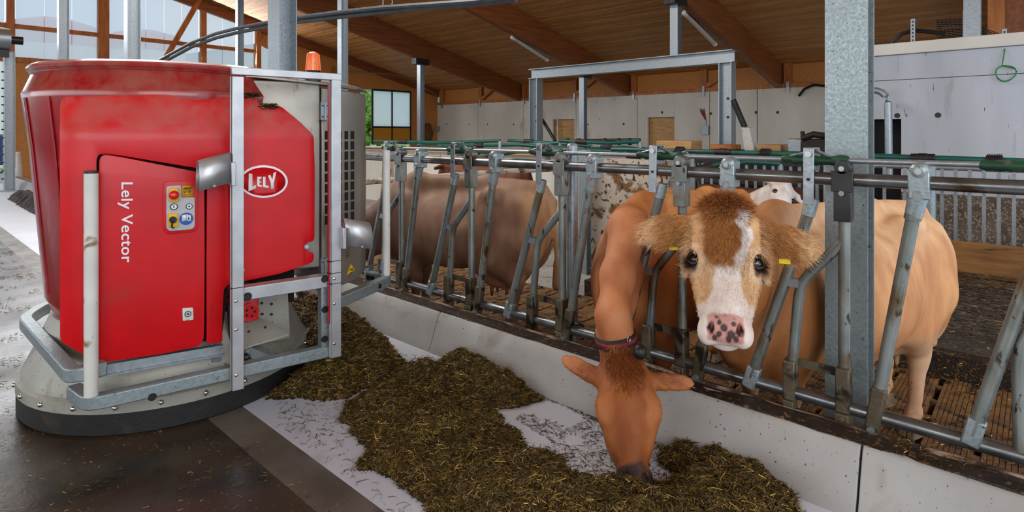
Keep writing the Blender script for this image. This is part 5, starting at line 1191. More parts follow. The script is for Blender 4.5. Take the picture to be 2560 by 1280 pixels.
hoofs(F2, lg2, cow2); eyes(H2, cow2, .97, (0, .5), (.106, -.102))
tuft(S2, H2, X2, cow2, col2, 3800, lambda h: sm(-h[:, 0]-np.abs(h[:, 1])*.6, -.16, -.02)*sm(-np.abs(h[:, 1]), -.09, -.04)*sm(h[:, 2], -.15, -.1)*(h[:, 0] > -.07),
     lambda h: np.stack([np.full(len(h), .9), h[:, 1]*4, np.full(len(h), .05)], 1), .012, .026, .3, .0011)
tuft(S2, H2, X2, cow2, col2, 5000, lambda h: ((np.abs(h[:, 1]) > .12) & (h[:, 0] < .2)).astype(float),
     lambda h: np.stack([np.full(len(h), .3), np.sign(h[:, 1])*.9, np.full(len(h), .1)], 1), .010, .022, .3, .0009, .1)
# collar round the neck
cc = (np.array(P(1553, 858, d=2.55))); ax = (k2-hb); ax /= np.linalg.norm(ax); b_ = basis(ax, (np.array(CAM)-cc))
for nm, rr, w_, mt in (('collar', 0, .048, 'collar'), ('collar_stripe', .003, .018, 'collarr')):
    b = B(); n = 40; rings = []
    for i in range(n):
        a = 2*math.pi*i/n; d = b_[:, 1]*math.cos(a)+b_[:, 2]*math.sin(a); base = cc-b_[:, 2]*.075
        lo_, hi_ = 0.0, .4
        for _ in range(14):
            m_ = (lo_+hi_)/2
            if S2.at((base+d*m_)[None])[0] < 0: lo_ = m_
            else: hi_ = m_
        r_ = hi_+.004+rr; rings.append([b.verts.new(base+d*r_-ax*w_/2), b.verts.new(base+d*r_+ax*w_/2)])
    for i in range(n): j = (i+1) % n; b.faces.new((rings[i][0], rings[j][0], rings[j][1], rings[i][1]))
    if nm == 'collar': CO_ = ob(nm, b, mt, cow2, solid=.004)
    else: ob(nm, b, mt, CO_, solid=.002)
p = Vector(P(1600, 880, d=2.44)); b = B(); ball(b, p, .03, 14, (1, 1, 1.1)); ob('collar_tag', b, 'black', CO_)
p = P(1572, 848, d=2.44); b = B(); path(b, [p+Vector((.012*math.cos(a), 0, .012*math.sin(a))) for a in [k*.6 for k in range(11)]], .0025, 6); ob('buckle', b, 'chrome', CO_)
eartag(H2, (.06, .16, -.10), cow2, 'tagy', (.02, .002, .02))

# ---- the grey brown cow seen from its side
F1 = bodyframe((-.355, .935), (3.35, 4.34)); H1 = headframe(P(800, 700, d=4.55), P(742, 752, d=4.35), CAM, .9)
S1 = Skin(); lg1 = body(S1, F1, dict(fl=(.34, .15), fr=(.42, -.15), hl=(-.58, .17), hr=(-.46, -.17)), udder=1.35, fat=.92)
hp_ = np.array(P(800, 690, d=4.75)); mz_ = np.array(P(752, 768, d=4.5)); H1 = headframe(hp_+(hp_-mz_)*.9, mz_, np.array((3.0, 3.2, 1.6)))
head(S1, H1, .97, ears=((.05, .10, -.10), (.0, .28, -.14)))
hb = H1.pt((.02, 0, -.12)); sh = F1.pt((.56, 0, 1.12)); sl_ = F1.pt((.60, 0, .84))
neck(S1, [hb, hb*.5+sh*.5+np.array([0, 0, .0]), sh], [.08, .11, .14]); neck(S1, [H1.pt((.12, 0, -.2)), H1.pt((.12, 0, -.2))*.5+sl_*.5, sl_], [.07, .11, .19])
def col1(X):
    b_ = F1.inv(X); h = H1.inv(X)/.97; n1 = nz3(X, 5, 9)
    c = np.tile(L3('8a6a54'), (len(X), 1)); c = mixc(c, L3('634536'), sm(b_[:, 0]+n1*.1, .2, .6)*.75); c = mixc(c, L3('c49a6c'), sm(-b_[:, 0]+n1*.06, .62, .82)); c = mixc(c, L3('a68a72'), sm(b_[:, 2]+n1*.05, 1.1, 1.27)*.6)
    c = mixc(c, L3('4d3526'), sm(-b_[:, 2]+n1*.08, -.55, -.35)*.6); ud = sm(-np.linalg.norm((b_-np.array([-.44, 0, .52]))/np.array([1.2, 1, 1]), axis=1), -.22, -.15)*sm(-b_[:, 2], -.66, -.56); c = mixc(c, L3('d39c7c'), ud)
    c = mixc(c, L3('a08070'), sm(np.sin(b_[:, 0]*9+b_[:, 2]*3+n1)+n1, .4, 1.4)*.35)
    x = h[:, 0]; hd = sm(-np.linalg.norm(h-np.array([.25, 0, -.1]), axis=1), -.34, -.26); f = np.tile(L3('7a5a4c'), (len(X), 1)); f = mixc(f, L3('d9cdc0'), sm(x, .37, .41)); f = mixc(f, L3('4a3a36'), sm(x, .455, .47)); return mixc(c, 0, hd)+f*hd[:, None]
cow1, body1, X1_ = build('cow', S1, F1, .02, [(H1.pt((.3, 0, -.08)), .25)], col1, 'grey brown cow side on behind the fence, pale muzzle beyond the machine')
hoofs(F1, lg1, cow1); eyes(H1, cow1, .97)

# ---- cattle further back
def simple(wth, dr, coat, headc, lb, poll=None, muz=None, vs=.03, nm='cow', tagc=None, lying=False):
    F = bodyframe(dr, wth); f_ = np.array([dr[0], dr[1], 0])/np.hypot(*dr); S_ = Skin(); lg = {}
    if lying:
        F.t = F.t+np.array([0, 0, .17-.46]); body(S_, F, udder=.6); S_.pr = [q for q in S_.pr if not (q[0] == 'c' and min(q[1][2], q[2][2]) < F.t[2]+.5)]
        for y in (-1, 1): S_.cap(F, (.5, .16*y, .58), (.80, .2*y, .53), .075, .05, .06); S_.cap(F, (.80, .2*y, .53), (.56, .24*y, .50), .05, .035, .03); S_.cap(F, (-.5, .26*y, .62), (-.2, .34*y, .54), .12, .07, .07); S_.cap(F, (-.2, .34*y, .54), (-.5, .40*y, .50), .05, .035, .03)
    else: lg = body(S_, F)
    pl = np.array(poll) if poll is not None else F.pt((.95, 0, 1.25)); mz = np.array(muz) if muz is not None else F.pt((1.25, 0, .95)); Hh = headframe(pl, mz, pl+np.array([0, 0, 1.])+f_*2)
    head(S_, Hh, .9 if lying else 1.0); neck(S_, [Hh.pt((.03, 0, -.14)), F.pt((.56, 0, 1.1))], [.09, .15]); neck(S_, [Hh.pt((.12, 0, -.2)), F.pt((.6, 0, .84))], [.08, .18])
    def cf(X):
        h = Hh.inv(X); hd = sm(-np.linalg.norm(h-np.array([.2, 0, -.1]), axis=1), -.38, -.3); c = np.tile(L3(coat), (len(X), 1)); n1 = nz3(X, 4, 2); c = c*(1+.25*n1[:, None]); return mixc(c, L3(headc), hd)
    e, o, X = build(nm, S_, F, vs, None, cf, lb); hoofs(F, lg, e); eyes(Hh, e, .9 if lying else 1.0)
    if tagc: eartag(Hh, (.10, .20, -.05), e, tagc, (.05, .002, .05)); eartag(Hh, (.10, -.20, -.05), e, tagc, (.05, .002, .05))
    return e
simple((6.5, 6.95), (.05, 1), '6b3a1e', '5d3018', 'dark red brown cow standing behind the round fence post')
simple((6.25, 2.5), (-.5, -.87), 'c98a55', 'ece7e2', 'cow with a white head lying in the cubicles above the fawn cow back', poll=P(1970, 452, d=5.8), muz=P(1964, 535, d=5.5), lying=True)
simple((7.05, 2.35), (-.5, -.87), '5a3424', '4d2c1e', 'dark brown cow with yellow ear tag lying beside the white headed one', poll=P(2014, 476, d=6.3), muz=P(2004, 540, d=6.0), tagc='tagy', lying=True)
# ------------------------------------------------------------------ silage on the table
def gp(u, v): p = P(u, v, Z=.02); return (p.x, p.y)
outlineA = [(640, 985), (700, 990), (760, 985), (810, 995), (870, 988), (905, 965), (985, 965), (1010, 940), (1018, 905), (990, 885), (965, 850), (930, 815), (900, 795), (880, 770), (780, 765), (700, 770), (640, 830), (560, 880)]
outlineB = [(855, 1040), (875, 1002), (930, 980), (960, 955), (1000, 945), (1060, 915), (1120, 895), (1190, 905), (1240, 925), (1300, 955), (1355, 992), (1300, 1010), (1235, 1015), (1245, 1050), (1290, 1078), (1315, 1098), (1300, 1128), (1350, 1130), (1400, 1140), (1410, 1180), (1480, 1195), (1560, 1198), (1650, 1205), (1700, 1180), (1670, 1160), (1640, 1130),
            (1700, 1118), (1730, 1130), (1745, 1150), (1800, 1135), (1830, 1160), (1900, 1175), (1950, 1200), (1985, 1235), (2005, 1290), (2010, 1420), (1500, 1450), (1180, 1340), (1080, 1275), (1060, 1245), (980, 1185), (905, 1150), (915, 1115), (890, 1080)]
outlineC = [(1705, 1125), (1740, 1150), (1800, 1165), (1900, 1185), (1960, 1215), (1975, 1200), (1930, 1175), (1860, 1140), (1800, 1130), (1750, 1118)]
outlineF = [(20, 495), (60, 488), (110, 500), (110, 540), (80, 530), (50, 512)]
def inside(px, py, poly):
    r = np.zeros(px.shape, bool); n = len(poly); j = n-1
    for i in range(n):
        xi, yi = poly[i]; xj, yj = poly[j]
        c = ((yi > py) != (yj > py)) & (px < (xj-xi)*(py-yi)/(yj-yi+1e-12)+xi); r ^= c; j = i
    return r
def edist(px, py, poly):
    d = np.full(px.shape, 9.); n = len(poly)
    for i in range(n):
        a = np.array(poly[i]); b = np.array(poly[(i+1) % n]); ab = b-a; t = np.clip(((px-a[0])*ab[0]+(py-a[1])*ab[1])/(ab @ ab+1e-12), 0, 1)
        d = np.minimum(d, np.hypot(px-a[0]-t*ab[0], py-a[1]-t*ab[1]))
    return d
PA, PB_, PF_ = [gp(*q) for q in outlineA], [gp(*q) for q in outlineB], [gp(*q) for q in outlineF]
def sgn(px, py, poly): return edist(px, py, poly)*np.where(inside(px, py, poly), 1, -1)
class NoiseGrid:
    def __init__(s, seed, n=64): r = np.random.default_rng(seed); s.g = r.normal(size=(n, n)); s.n = n
    def __call__(s, x, y):
        xi, yi = np.floor(x).astype(int), np.floor(y).astype(int); fx, fy = x-xi, y-yi; fx = fx*fx*(3-2*fx); fy = fy*fy*(3-2*fy); g = s.g; n = s.n
        return (g[xi % n, yi % n]*(1-fx)+g[(xi+1) % n, yi % n]*fx)*(1-fy)+(g[xi % n, (yi+1) % n]*(1-fx)+g[(xi+1) % n, (yi+1) % n]*fx)*fy
NG = NoiseGrid(3)
def height(x, y, poly, hm, wd):
    s = np.minimum(sgn(x, y, poly), np.hypot(x-MO.x, y-MO.y)-.735)+.012*NG(x*22, y*22)+.006*NG(x*60, y*60); t = np.clip(s/wd, 0, 1)
    h = hm*(1-(1-t)**2.0); h = h*(1+.22*NG(x*5.5, y*5.5))+t*(.020*NG(x*15, y*15)+.011*NG(x*40+9, y*40)); return np.where(s > 0, np.maximum(h, .004)+.004, -1)
def extra(x, y): # the mound pushed up against the kerb
    c = np.array(gp(1790, 1130)); return .10*np.exp(-(((x-c[0]-.08)/.16)**2+((y-c[1])/.22)**2))
def heap(name, poly, hm, wd, step, lb, add=None):
    xs_ = [p[0] for p in poly]; ys_ = [p[1] for p in poly]; nx, ny = int((max(xs_)-min(xs_)+.1)/step), int((max(ys_)-min(ys_)+.1)/step)
    gx, gy = np.meshgrid(min(xs_)-.05+np.arange(nx+1)*step, min(ys_)-.05+np.arange(ny+1)*step, indexing='ij')
    h = height(gx, gy, poly, hm, wd); 
    if add: h = np.where(h > 0, h+add(gx, gy), h)
    gxk = np.minimum(gx, KX+.0); ok = (h > 0) & (gx < KX+.03); hh = np.maximum(h, 0.0)
    idx = np.arange(h.size).reshape(h.shape); near = ok[:-1, :-1] | ok[1:, :-1] | ok[1:, 1:] | ok[:-1, 1:]
    q = np.stack([idx[:-1, :-1], idx[1:, :-1], idx[1:, 1:], idx[:-1, 1:]], -1)[near]
    me = bpy.data.meshes.new(name); V = np.stack([gx, gy, np.where(ok, hh, .001)], -1).reshape(-1, 3); used = np.unique(q); mp = -np.ones(h.size, int); mp[used] = np.arange(len(used))
    me.from_pydata(V[used].tolist(), [], mp[q].tolist()); me.materials.append(M['silage']); me.polygons.foreach_set('use_smooth', [True]*len(me.polygons))
    o = bpy.data.objects.new(name, me); C.objects.link(o); WM[o] = Matrix(); return tag(o, lb, 'feed', kind='stuff'), lambda x, y: np.where(height(x, y, poly, hm, wd) > 0, height(x, y, poly, hm, wd)+(add(x, y) if add else 0), -1)
PAL = np.array([L3(c) for c in ('6e5422', '57431b', '3d2e12', '7f6329', 'a08240', '2e220d', '4e4a20', '241a0a', 'c4a866', '5c3f1b')]); PW = np.array([.17, .17, .15, .11, .06, .12, .08, .1, .02, .02])
def strands(name, parent, X, Y, Z, N_, lmin, lmax, wd=.0011, lift=.35, pal=PAL, pw=PW):
    n = len(X); az = rng.uniform(0, 2*np.pi, n); d = np.stack([np.cos(az), np.sin(az), rng.normal(size=n)*lift+.08], -1); d -= N_*(d*N_).sum(1, keepdims=True)*.55; d /= np.linalg.norm(d, axis=1, keepdims=True)
    ln = rng.uniform(lmin, lmax, n)*rng.uniform(.5, 1, n); c = np.stack([X, Y, Z], -1); side = np.cross(d, N_+rng.normal(size=(n, 3))*.7); side /= np.linalg.norm(side, axis=1, keepdims=True)
    w_ = wd*rng.uniform(.6, 1.6, n); bend = N_*(rng.normal(size=n)*.15)[:, None]+np.cross(d, N_)*(rng.normal(size=n)*.12)[:, None]
    a = c-d*(ln/2)[:, None]; m = c+bend*ln[:, None]*.6; e = c+d*(ln/2)[:, None]; a[:, 2] = np.maximum(a[:, 2], .005); e[:, 2] = np.maximum(e[:, 2], .005); m[:, 2] = np.maximum(m[:, 2], .006)
    s = side*w_[:, None]; V = np.stack([a-s, a+s, m-s, m+s, e-s*.5, e+s*.5], 1).reshape(-1, 3)
    base = (np.arange(n)*6)[:, None, None]; F_ = (base+np.array([[0, 1, 3, 2], [2, 3, 5, 4]])[None]).reshape(-1, 4)
    col = pal[rng.choice(len(pal), n, p=pw/pw.sum())]*rng.uniform(.7, 1.25, (n, 1)); CO = np.repeat(np.clip(col, 0, 1), 6, 0)
    V = V-(np.array(parent.location) if parent else 0)
    me = bpy.data.meshes.new(name); me.from_pydata(V.tolist(), [], F_.tolist()); me.materials.append(M['strand']); setcol(me, CO)
    o = bpy.data.objects.new(name, me); C.objects.link(o); o.parent = parent; WM[o] = Matrix(); o['kind'] = 'stuff'; return o
def cover(parent, hfun, poly, n, lmin, lmax, **k):
    xs_ = [p[0] for p in poly]; ys_ = [p[1] for p in poly]; m = n*4; X = rng.uniform(min(xs_)-.04, max(xs_)+.04, m); Y = rng.uniform(min(ys_)-.04, max(ys_)+.04, m)
    h = hfun(X, Y); ok = (h > 0) & (X < KX+.01)
    # denser where the camera is close
    pr = np.clip(1.7/(np.hypot(X, Y)), .15, 1); ok &= rng.random(m) < pr; X, Y, h = X[ok][:n], Y[ok][:n], h[ok][:n]
    e = .01; gx = (hfun(X+e, Y)-h)/e; gy = (hfun(X, Y+e)-h)/e; bad = (np.abs(gx) > 4) | (np.abs(gy) > 4); gx[bad] = 0; gy[bad] = 0
    N_ = np.stack([-gx, -gy, np.ones(len(X))], -1); N_ /= np.linalg.norm(N_, axis=1, keepdims=True); return strands('stalks', parent, X, Y, h+rng.uniform(-.002, .012, len(X)), N_, lmin, lmax, **k)
hB, fB = heap('silage_heap', PB_, .115, .24, .011, 'long dark green brown silage heap strewn along the white table under the eating cow', extra)
cover(hB, fB, PB_, 125000, .018, .07, wd=.0013)
hA, fA = heap('silage_heap', PA, .15, .30, .016, 'silage heap by the machine skirt in front of the kerb')
cover(hA, fA, PA, 55000, .02, .075, wd=.0017)
hF, fF = heap('silage_heap', PF_, .22, .3, .04, 'small distant silage heap on the white table left of the tub')
def scatter(name, poly, n, lb, lmin=.012, lmax=.05, z=.006, wd=.0010, pal=PAL, pw=PW, clump=0):
    P2 = [(p[0], p[1]) for p in poly]; xs_ = [p[0] for p in P2]; ys_ = [p[1] for p in P2]; X = rng.uniform(min(xs_), max(xs_), n*3); Y = rng.uniform(min(ys_), max(ys_), n*3)
    ok = inside(X, Y, P2)
    if clump: ok &= (NG(X*7+3, Y*7) > clump)
    X, Y = X[ok][:n], Y[ok][:n]; N_ = np.tile([0, 0, 1.], (len(X), 1)); o = strands(name, None, X, Y, np.full(len(X), z), N_, lmin, lmax, wd=wd, lift=.04, pal=pal, pw=pw); return tag(o, lb, 'straw', kind='stuff')
DK = PAL*.55
scatter('loose_stalks', [gp(*q) for q in ((1240, 1010), (1400, 960), (1650, 1070), (1700, 1150), (1640, 1220), (1420, 1200), (1250, 1080))], 2300, 'short dark stalks scattered on the white table beside the eating cow muzzle', pal=DK, clump=-.2, lmin=.012, lmax=.04)
scatter('loose_stalks', [gp(*q) for q in ((1330, 985), (1420, 1010), (1560, 1085), (1720, 1150), (1760, 1140), (1600, 1070), (1400, 970))], 1500, 'thin line of stalks lying along the foot of the kerb', pal=DK, lmin=.012, lmax=.04)
scatter('loose_stalks', [gp(*q) for q in ((690, 1000), (900, 1000), (860, 1060), (880, 1140), (1040, 1270), (1000, 1300), (860, 1180), (700, 1060))], 260, 'sparse thin stalks on the bare white strip between the heap and the brown floor', pal=DK, lmin=.01, lmax=.06)
scatter('loose_stalks', [gp(*q) for q in ((950, 870), (1190, 900), (1180, 950), (980, 950))], 500, 'a few stalks on the white gap between the two heaps', pal=DK)
scatter('loose_stalks', [gp(*q) for q in ((0, 1000), (600, 1060), (950, 1280), (950, 1400), (0, 1400))], 1500, 'fine pale straw bits strewn over the dark brown alley floor', pal=PAL*1.3, clump=-.1, lmin=.004, lmax=.03, wd=.0007)
scatter('loose_stalks', [gp(*q) for q in ((0, 600), (100, 700), (60, 800), (60, 960), (-300, 1000), (-300, 640))], 2500, 'brown straw litter on the grey wet floor left of the machine', pal=DK, clump=.2, lmin=.01, lmax=.06, wd=.0016)
scatter('loose_stalks', [(KX+.06, -.5), (KX+.2, -.5), (KX+.2, 5), (KX+.06, 5)], 1500, 'bits of hay caught on top of the kerb below the fence', z=.238, pal=PAL, clump=.2)
scatter('loose_stalks', [(X0, -.5), (X1, -.5), (X1, 5), (X0, 5)], 9000, 'golden straw dust trodden into the slatted floor', z=FZ+.003, pal=PAL*1.6, clump=-.2, lmin=.008, lmax=.04, wd=.0014)
Q_ = np.array([q[:] for q in HAYQ]); o = strands('hay_tufts', None, Q_[:, 0], Q_[:, 1], Q_[:, 2]+rng.uniform(0, .012, len(Q_)), np.tile([0, 0, 1.], (len(Q_), 1)), .02, .07, wd=.0013, lift=.3); tag(o, 'small tufts of hay caught on the top ledge of the red cover', 'hay', kind='stuff')
def bedh(n):
    X = rng.uniform(5.1, 7.4, n); Y = rng.uniform(-.8, 3.5, n); Z = np.array([FZ+.175+.05*mnoise.fractal((x*2, y*2, 0), 1, 2, 4) for x, y in zip(X, Y)]); return X, Y, Z
X, Y, Z = bedh(22000); strands('stalks', BED, X, Y, Z, np.tile([0, 0, 1.], (len(X), 1)), .03, .12, wd=.0022, lift=.15, pal=np.array([L3(c) for c in ('5a4f40', '6e6250', '40362b', '857657', '2c241c')]), pw=np.array([.3, .2, .3, .07, .13]))
WM[BED]; bpy.context.view_layer.update(); o = C.objects[-1]
# ------------------------------------------------------------------ cubicles, tubes and clutter further back
def green_rail(name, u0, v0, u1, v1, x, lb, grips=(), r_=.027, m='teal'):
    p, q = P(u0, v0, X=x), P(u1, v1, X=x); z = (p.z+q.z)/2; e = empty(name, ((p.x+q.x)/2, (p.y+q.y)/2, z), label=lb, cat='rail')
    b = B(); path(b, [(x, p.y, p.z), (x, q.y, q.z)], r_, 12); ob('tube', b, m, e)
    b = B(); yy = q.y+.02; cyl(b, (x+.03, yy, FZ), (x+.03, yy, z), .03, 10); ob('post', b, 'galv', e)
    for (u, kind) in grips:
        y = P(u, v0, X=x).y; zz = p.z+(q.z-p.z)*((y-p.y)/(q.y-p.y))
        if kind == 'b':
            b = B(); path(b, [(x, y-.055, zz), (x, y+.055, zz)], .042, 16)
            s_ = ob('brush_sleeve', b, 'brownrub', e); b = B()
            for k in range(9):
                for a in range(14): t = a*math.pi/7+(k % 2)*.2; c = Vector((x+.042*math.cos(t), y-.045+k*.011, zz+.042*math.sin(t))); path(b, [c, c+Vector((.014*math.cos(t), 0, .014*math.sin(t)))], [.005, .002], 5)
            ob('bristle', b, 'brownrub', s_)['kind'] = 'stuff'
        else:
            b = B(); path(b, [(x, y-.09, zz), (x, y+.09, zz)], .039, 14); path(b, [(x, y-.035, zz), (x, y+.035, zz)], .044, 14); bx(b, x-.03, x+.05, y-.03, y+.03, zz-.1, zz); ob('rubber_clamp', b, 'black', e, bevel=.004)
    return e
green_rail('neck_rail', 2160, 390, 2600, 405, 6.3, 'dark green neck rail before the right wall, spiked brush sleeve on it', ((2307, 'c'), (2486, 'b')))
green_rail('neck_rail', 1530, 373, 2070, 388, 6.3, 'green neck rail between the slim portal leg and the big column', ((1700, 'b'), (1808, 'c'), (1914, 'b')))
b = B(); path(b, [P(2190, 402, X=6.7), P(2600, 414, X=6.7)], .02, 10); ob('grey_rail', b, 'galv', label='thin galvanised rail just under the green neck rail', cat='rail')
# barred partition before the near wall
PT = empty('bar_partition', (7.9, .5, FZ), label='partition of upright galvanised bars above the timber head board', cat='partition')
for u in (2211, 2262, 2355, 2389, 2424, 2460, 2497, 2535, 2573):
    p = P(u, 480, X=7.7); q = P(u, 556, X=7.7); b = B(); bx(b, 7.69, 7.715, p.y-.016, p.y+.016, FZ+.3, 1.02); ob('bar', b, 'galv', PT)
b = B(); path(b, [(7.72, -1.2, 1.03), (7.72, 1.75, 1.03)], .025, 10); ob('top_tube', b, 'galv', PT)
b = B(); bar(b, (7.66, -1.2, .84), (7.66, 1.75, .84), .04, .09); ob('cross_bar', b, 'dsteel', PT)
p = P(2325, 500, X=7.0); b = B(); cyl(b, (7.0, p.y, FZ), (7.0, p.y, 1.15), .05, 16); ob('partition_post', b, 'galvw', label='stout round post behind the fawn cow rump', cat='post')
# second barred partition left of the big column
P2_ = empty('bar_partition', (8.4, 3, FZ), label='row of upright bars and dark gaps behind the two orange cows', cat='partition')
for i, u in enumerate(range(1735, 2065, 22)):
    p = P(u, 440, X=8.4); b = B(); bx(b, 8.39, 8.42, p.y-.02, p.y+.02, FZ, 1.08); ob('bar', b, 'galv', P2_)
pL, pR = P(1725, 440, X=8.4), P(2070, 440, X=8.4)
b = B(); bar(b, (8.4, pL.y, 1.0), (8.4, pR.y, 1.0), .05, .09); bar(b, (8.42, pL.y, .75), (8.42, pR.y, .75), .05, .16); ob('cross_bar', b, 'dsteel', P2_)
b = B(); bx(b, 8.7, 8.8, pR.y, pL.y, FZ, .95); ob('dark_boarding', b, 'brownrub', P2_)
# splashed concrete end wall of the cubicle row, and the low boarded wall behind the brown cow
pa, pb = P(1452, 500, X=5.9), P(1655, 500, X=5.9)
b = B(); bx(b, 5.9, 6.05, pb.y, pa.y, FZ, 1.10); struct('wall_splashed', b, 'splash')
b = B(); hbeam(b, (5.85, pa.y-.12, FZ), (5.85, pa.y-.12, 1.2), .10, .10, tf=.012, up=(1, 0, 0)); hbeam(b, (5.85, pa.y+.12, FZ), (5.85, pa.y+.12, 1.2), .10, .10, tf=.012, up=(1, 0, 0)); b.free()
e = column('steel_post', 5.8, pa.y-.13, FZ, 1.2, .12, .1, 'galvw', 'rusty steel channel post against the splashed white wall')
pa, pb = P(915, 400, X=8.6), P(1460, 410, X=8.6)
LW = empty('wall_low', (8.6, (pa.y+pb.y)/2, FZ)); LW['kind'] = 'structure'
n = 7
for i in range(n):
    y0_, y1_ = pb.y+(pa.y-pb.y)*i/n+.012, pb.y+(pa.y-pb.y)*(i+1)/n; b = B(); bx(b, 8.6, 8.7, y0_, y1_, FZ, 1.02); ob('wall_panel', b, 'wallc', LW)
b = B(); bx(b, 8.52, 8.6, pb.y, pa.y, .98, 1.08); ob('cap_board', b, 'ply', LW)
for i, u in enumerate((948, 968, 1120)):
    p = P(u, 450, X=8.3); b = B(); bar(b, (8.4, p.y, FZ), (8.4, p.y+(-.15 if i != 1 else .15), 1.0), .12, .09, up=(1, 0, 0)); ob('prop', b, 'ply', LW)
# white stained tube across behind the brown cow
b = B(); path(b, [P(905, 456, X=3.5), P(1100, 441, X=4.1), P(1250, 430, X=4.6), P(1400, 421, X=5.3)], .03, 12)
ob('stained_tube', b, mat('stained_white_tube', 'bdb6a6', 'a59b86', 8, .5, dirt=D(('5a4429', 9, .55, .65),)), label='whitish stained tube crossing over the grey brown cow back', cat='rail')
# loops of the cubicle dividers: green tubes seen edge on
dv = [((935, 353), (1110, 357), (1250, 352)), ((980, 372), (1120, 366), (1300, 362), (1400, 357)), ((1120, 383), (1280, 379), (1420, 377)), ((1270, 351), (1390, 358), (1480, 366)), ((1180, 396), (1290, 380), (1400, 372), (1560, 380)),
      ((1300, 362), (1430, 372), (1560, 384)), ((1400, 352), (1520, 358), (1600, 354)), ((1480, 372), (1560, 368), (1680, 385)), ((1540, 385), (1640, 392), (1730, 384)), ((1740, 424), (1790, 412), (1870, 405), (1950, 410)), ((1210, 412), (1290, 400), (1350, 404))]
names = ['farthest green tube low over the boarded wall', 'green divider tube behind the lock rod near the machine', 'green tube sloping behind the third yoke', 'dark green tube below the first wall hatch', 'green tube swinging up behind the round post',
         'green tube sloping down towards the splashed wall', 'black and green tube under the portal left leg', 'green tube over the splashed white wall', 'green tube meeting the long neck rail', 'light green tube low behind the orange cow back', 'short green tube tucked behind the top rail']
for i, (q, nm) in enumerate(zip(dv, names)):
    x = 6.6+.4*(i % 4); pts = [P(u, v, X=x+.2*k) for k, (u, v) in enumerate(q)]; e = empty('divider_tube', pts[0], label=nm, cat='rail')
    b = B(); path(b, pts, .03, 10); ob('tube', b, 'teal', e); b = B(); c = pts[-1]; cyl(b, (c.x, c.y, FZ), c, .03, 10); ob('post', b, 'galv', e)
    for k in range(2 if i % 2 else 1):
        c = pts[k]*.55+pts[k+1]*.45; d_ = (pts[k+1]-pts[k]).normalized(); b = B(); path(b, [c-d_*.09, c+d_*.09], .045, 12); ob('sleeve', b, 'brownrub', e)
# black pipe with joints in the distance
b = B(); path(b, [P(1395, 358, X=9.5), P(1450, 352, X=9.5), P(1600, 350, X=9.5)], .035, 10); e = ob('black_pipe', b, 'black', label='black pipe with knobbly joints running below the wall hatches', cat='pipe')
b = B(); c = P(1500, 352, X=9.5); cyl(b, (c.x, c.y, FZ), c, .035, 10); ob('post', b, 'galv', e)
for u in (1420, 1448, 1512, 1548, 1575):
    p = P(u, 354, X=9.5); b = B(); ball(b, p, .07, 12); ob('joint', b, 'black', e)
# boxes, trough, boards by the far wall
def crate(u0, v0, u1, v1, x, m_, lb, cat_, nm, dep=.5):
    p, q = P(u0, v1, X=x), P(u1, v0, X=x); b = B(); bx(b, x, x+dep, q.y, p.y, p.z, q.z); return ob(nm, b, m_, label=lb, cat=cat_, bevel=.02)
for (a) in ((1968, 347, 2004, 380, 11.5, 'galv', 'light blue grey control box on legs beyond the green rail', 'box', 'control_box'),
            (1893, 362, 1953, 378, 11.8, 'ply', 'pale board pile lying beyond the green rail', 'boards', 'board_pile'),
            (1640, 352, 1728, 385, 10.5, 'ply', 'wooden trough end with dark bracket behind the portal', 'trough', 'wooden_trough'),
            (1775, 362, 1828, 374, 10.5, 'timber', 'orange brown timber offcut by the portal right leg', 'timber', 'timber_offcut')):
    o = crate(*a); b = B(); c = WM[o].translation; bx(b, c.x+.1, c.x+.4, c.y-.2, c.y+.2, FZ, c.z); ob('stand', b, 'dsteel', o)
p = P(1990, 352, X=11.4); 
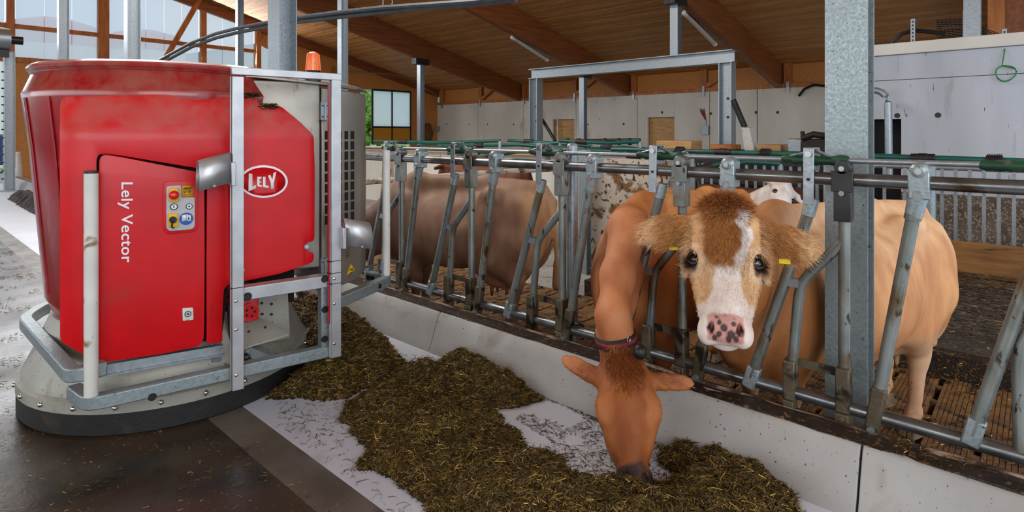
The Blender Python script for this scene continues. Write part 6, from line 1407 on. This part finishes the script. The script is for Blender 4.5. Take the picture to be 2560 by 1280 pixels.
b = B(); q0, q1 = P(2004, 340, X=11.2), P(2064, 376, X=11.2); bx(b, 11.2, 11.9, q1.y, q0.y, FZ, q0.z-.05); path(b, [(11.2, q0.y, q0.z-.05), (11.2, (q0.y+q1.y)/2, q0.z+.03), (11.2, q1.y, q0.z)], .06, 8); path(b, [P(2006, 328, X=11.2), P(2008, 350, X=11.2)], .04, 8); ob('tarp_covered_stand', b, 'brownrub', label='dark tarpaulin covered stand next to the big column', cat='stand', bevel=.05)
b = B(); path(b, [P(1833, 250, X=12.2), P(1862, 318, X=12.2)], .06, 10); e = ob('pipe_chute', b, 'dsteel', label='grey pipe leaning down from the portal right leg', cat='pipe')
b = B(); slab(b, [P(1853, 318, X=12.1), P(1873, 320, X=12.1), P(1886, 375, X=12.1), P(1862, 378, X=12.1)], (1, 0, 0), .25); ob('hopper', b, 'whiteP', e)
p = P(1050, 330, X=16); 
b = B()
for k in range(6): path(b, [P(1060+k*3, 308, Y=GY-.02), P(1063+k*4, 335, Y=GY-.02), P(1062+k*3, 352, Y=GY-.02)], .02, 5)
ob('hanging_hose_bundle', b, 'brownrub', label='bundle of cables hanging by the slim column at the gable', cat='hose')
p = P(1093, 322, Y=GY-.1); b = B(); bx(b, p.x-.1, p.x+.1, GY-.16, GY-.02, p.z-.13, p.z+.13); ob('switch_box', b, 'galv', label='small grey switch box on the gable corner post', cat='box', bevel=.01)
e = empty('black_cable', P(2010, 230, X=WX-.1), label='black cable end sticking out from the far wall cap', cat='cable')
b = B(); path(b, [P(1997, 240, X=WX-.08), P(2012, 222, X=WX-.08), P(2035, 212, X=WX-.08), P(2062, 215, X=WX-.08)], .04, 6); ob('strand', b, 'black', e)
# dark water hose drop near the eating cow and the small black ball joint of the bottom rail
p = P(1790, 838, X=FX+.2); b = B(); ball(b, p, .045, 14, (1, 1.2, .8)); ob('drinker_ball', b, 'black', label='small black ball hanging under the pink nosed cow chin', cat='ball')
p = P(1445, 815, X=FX+.04); b = B(); ball(b, p, .028, 12, (1, 1.5, .8)); ob('rubber_stop', b, 'black', FN)
bpy.context.view_layer.update()
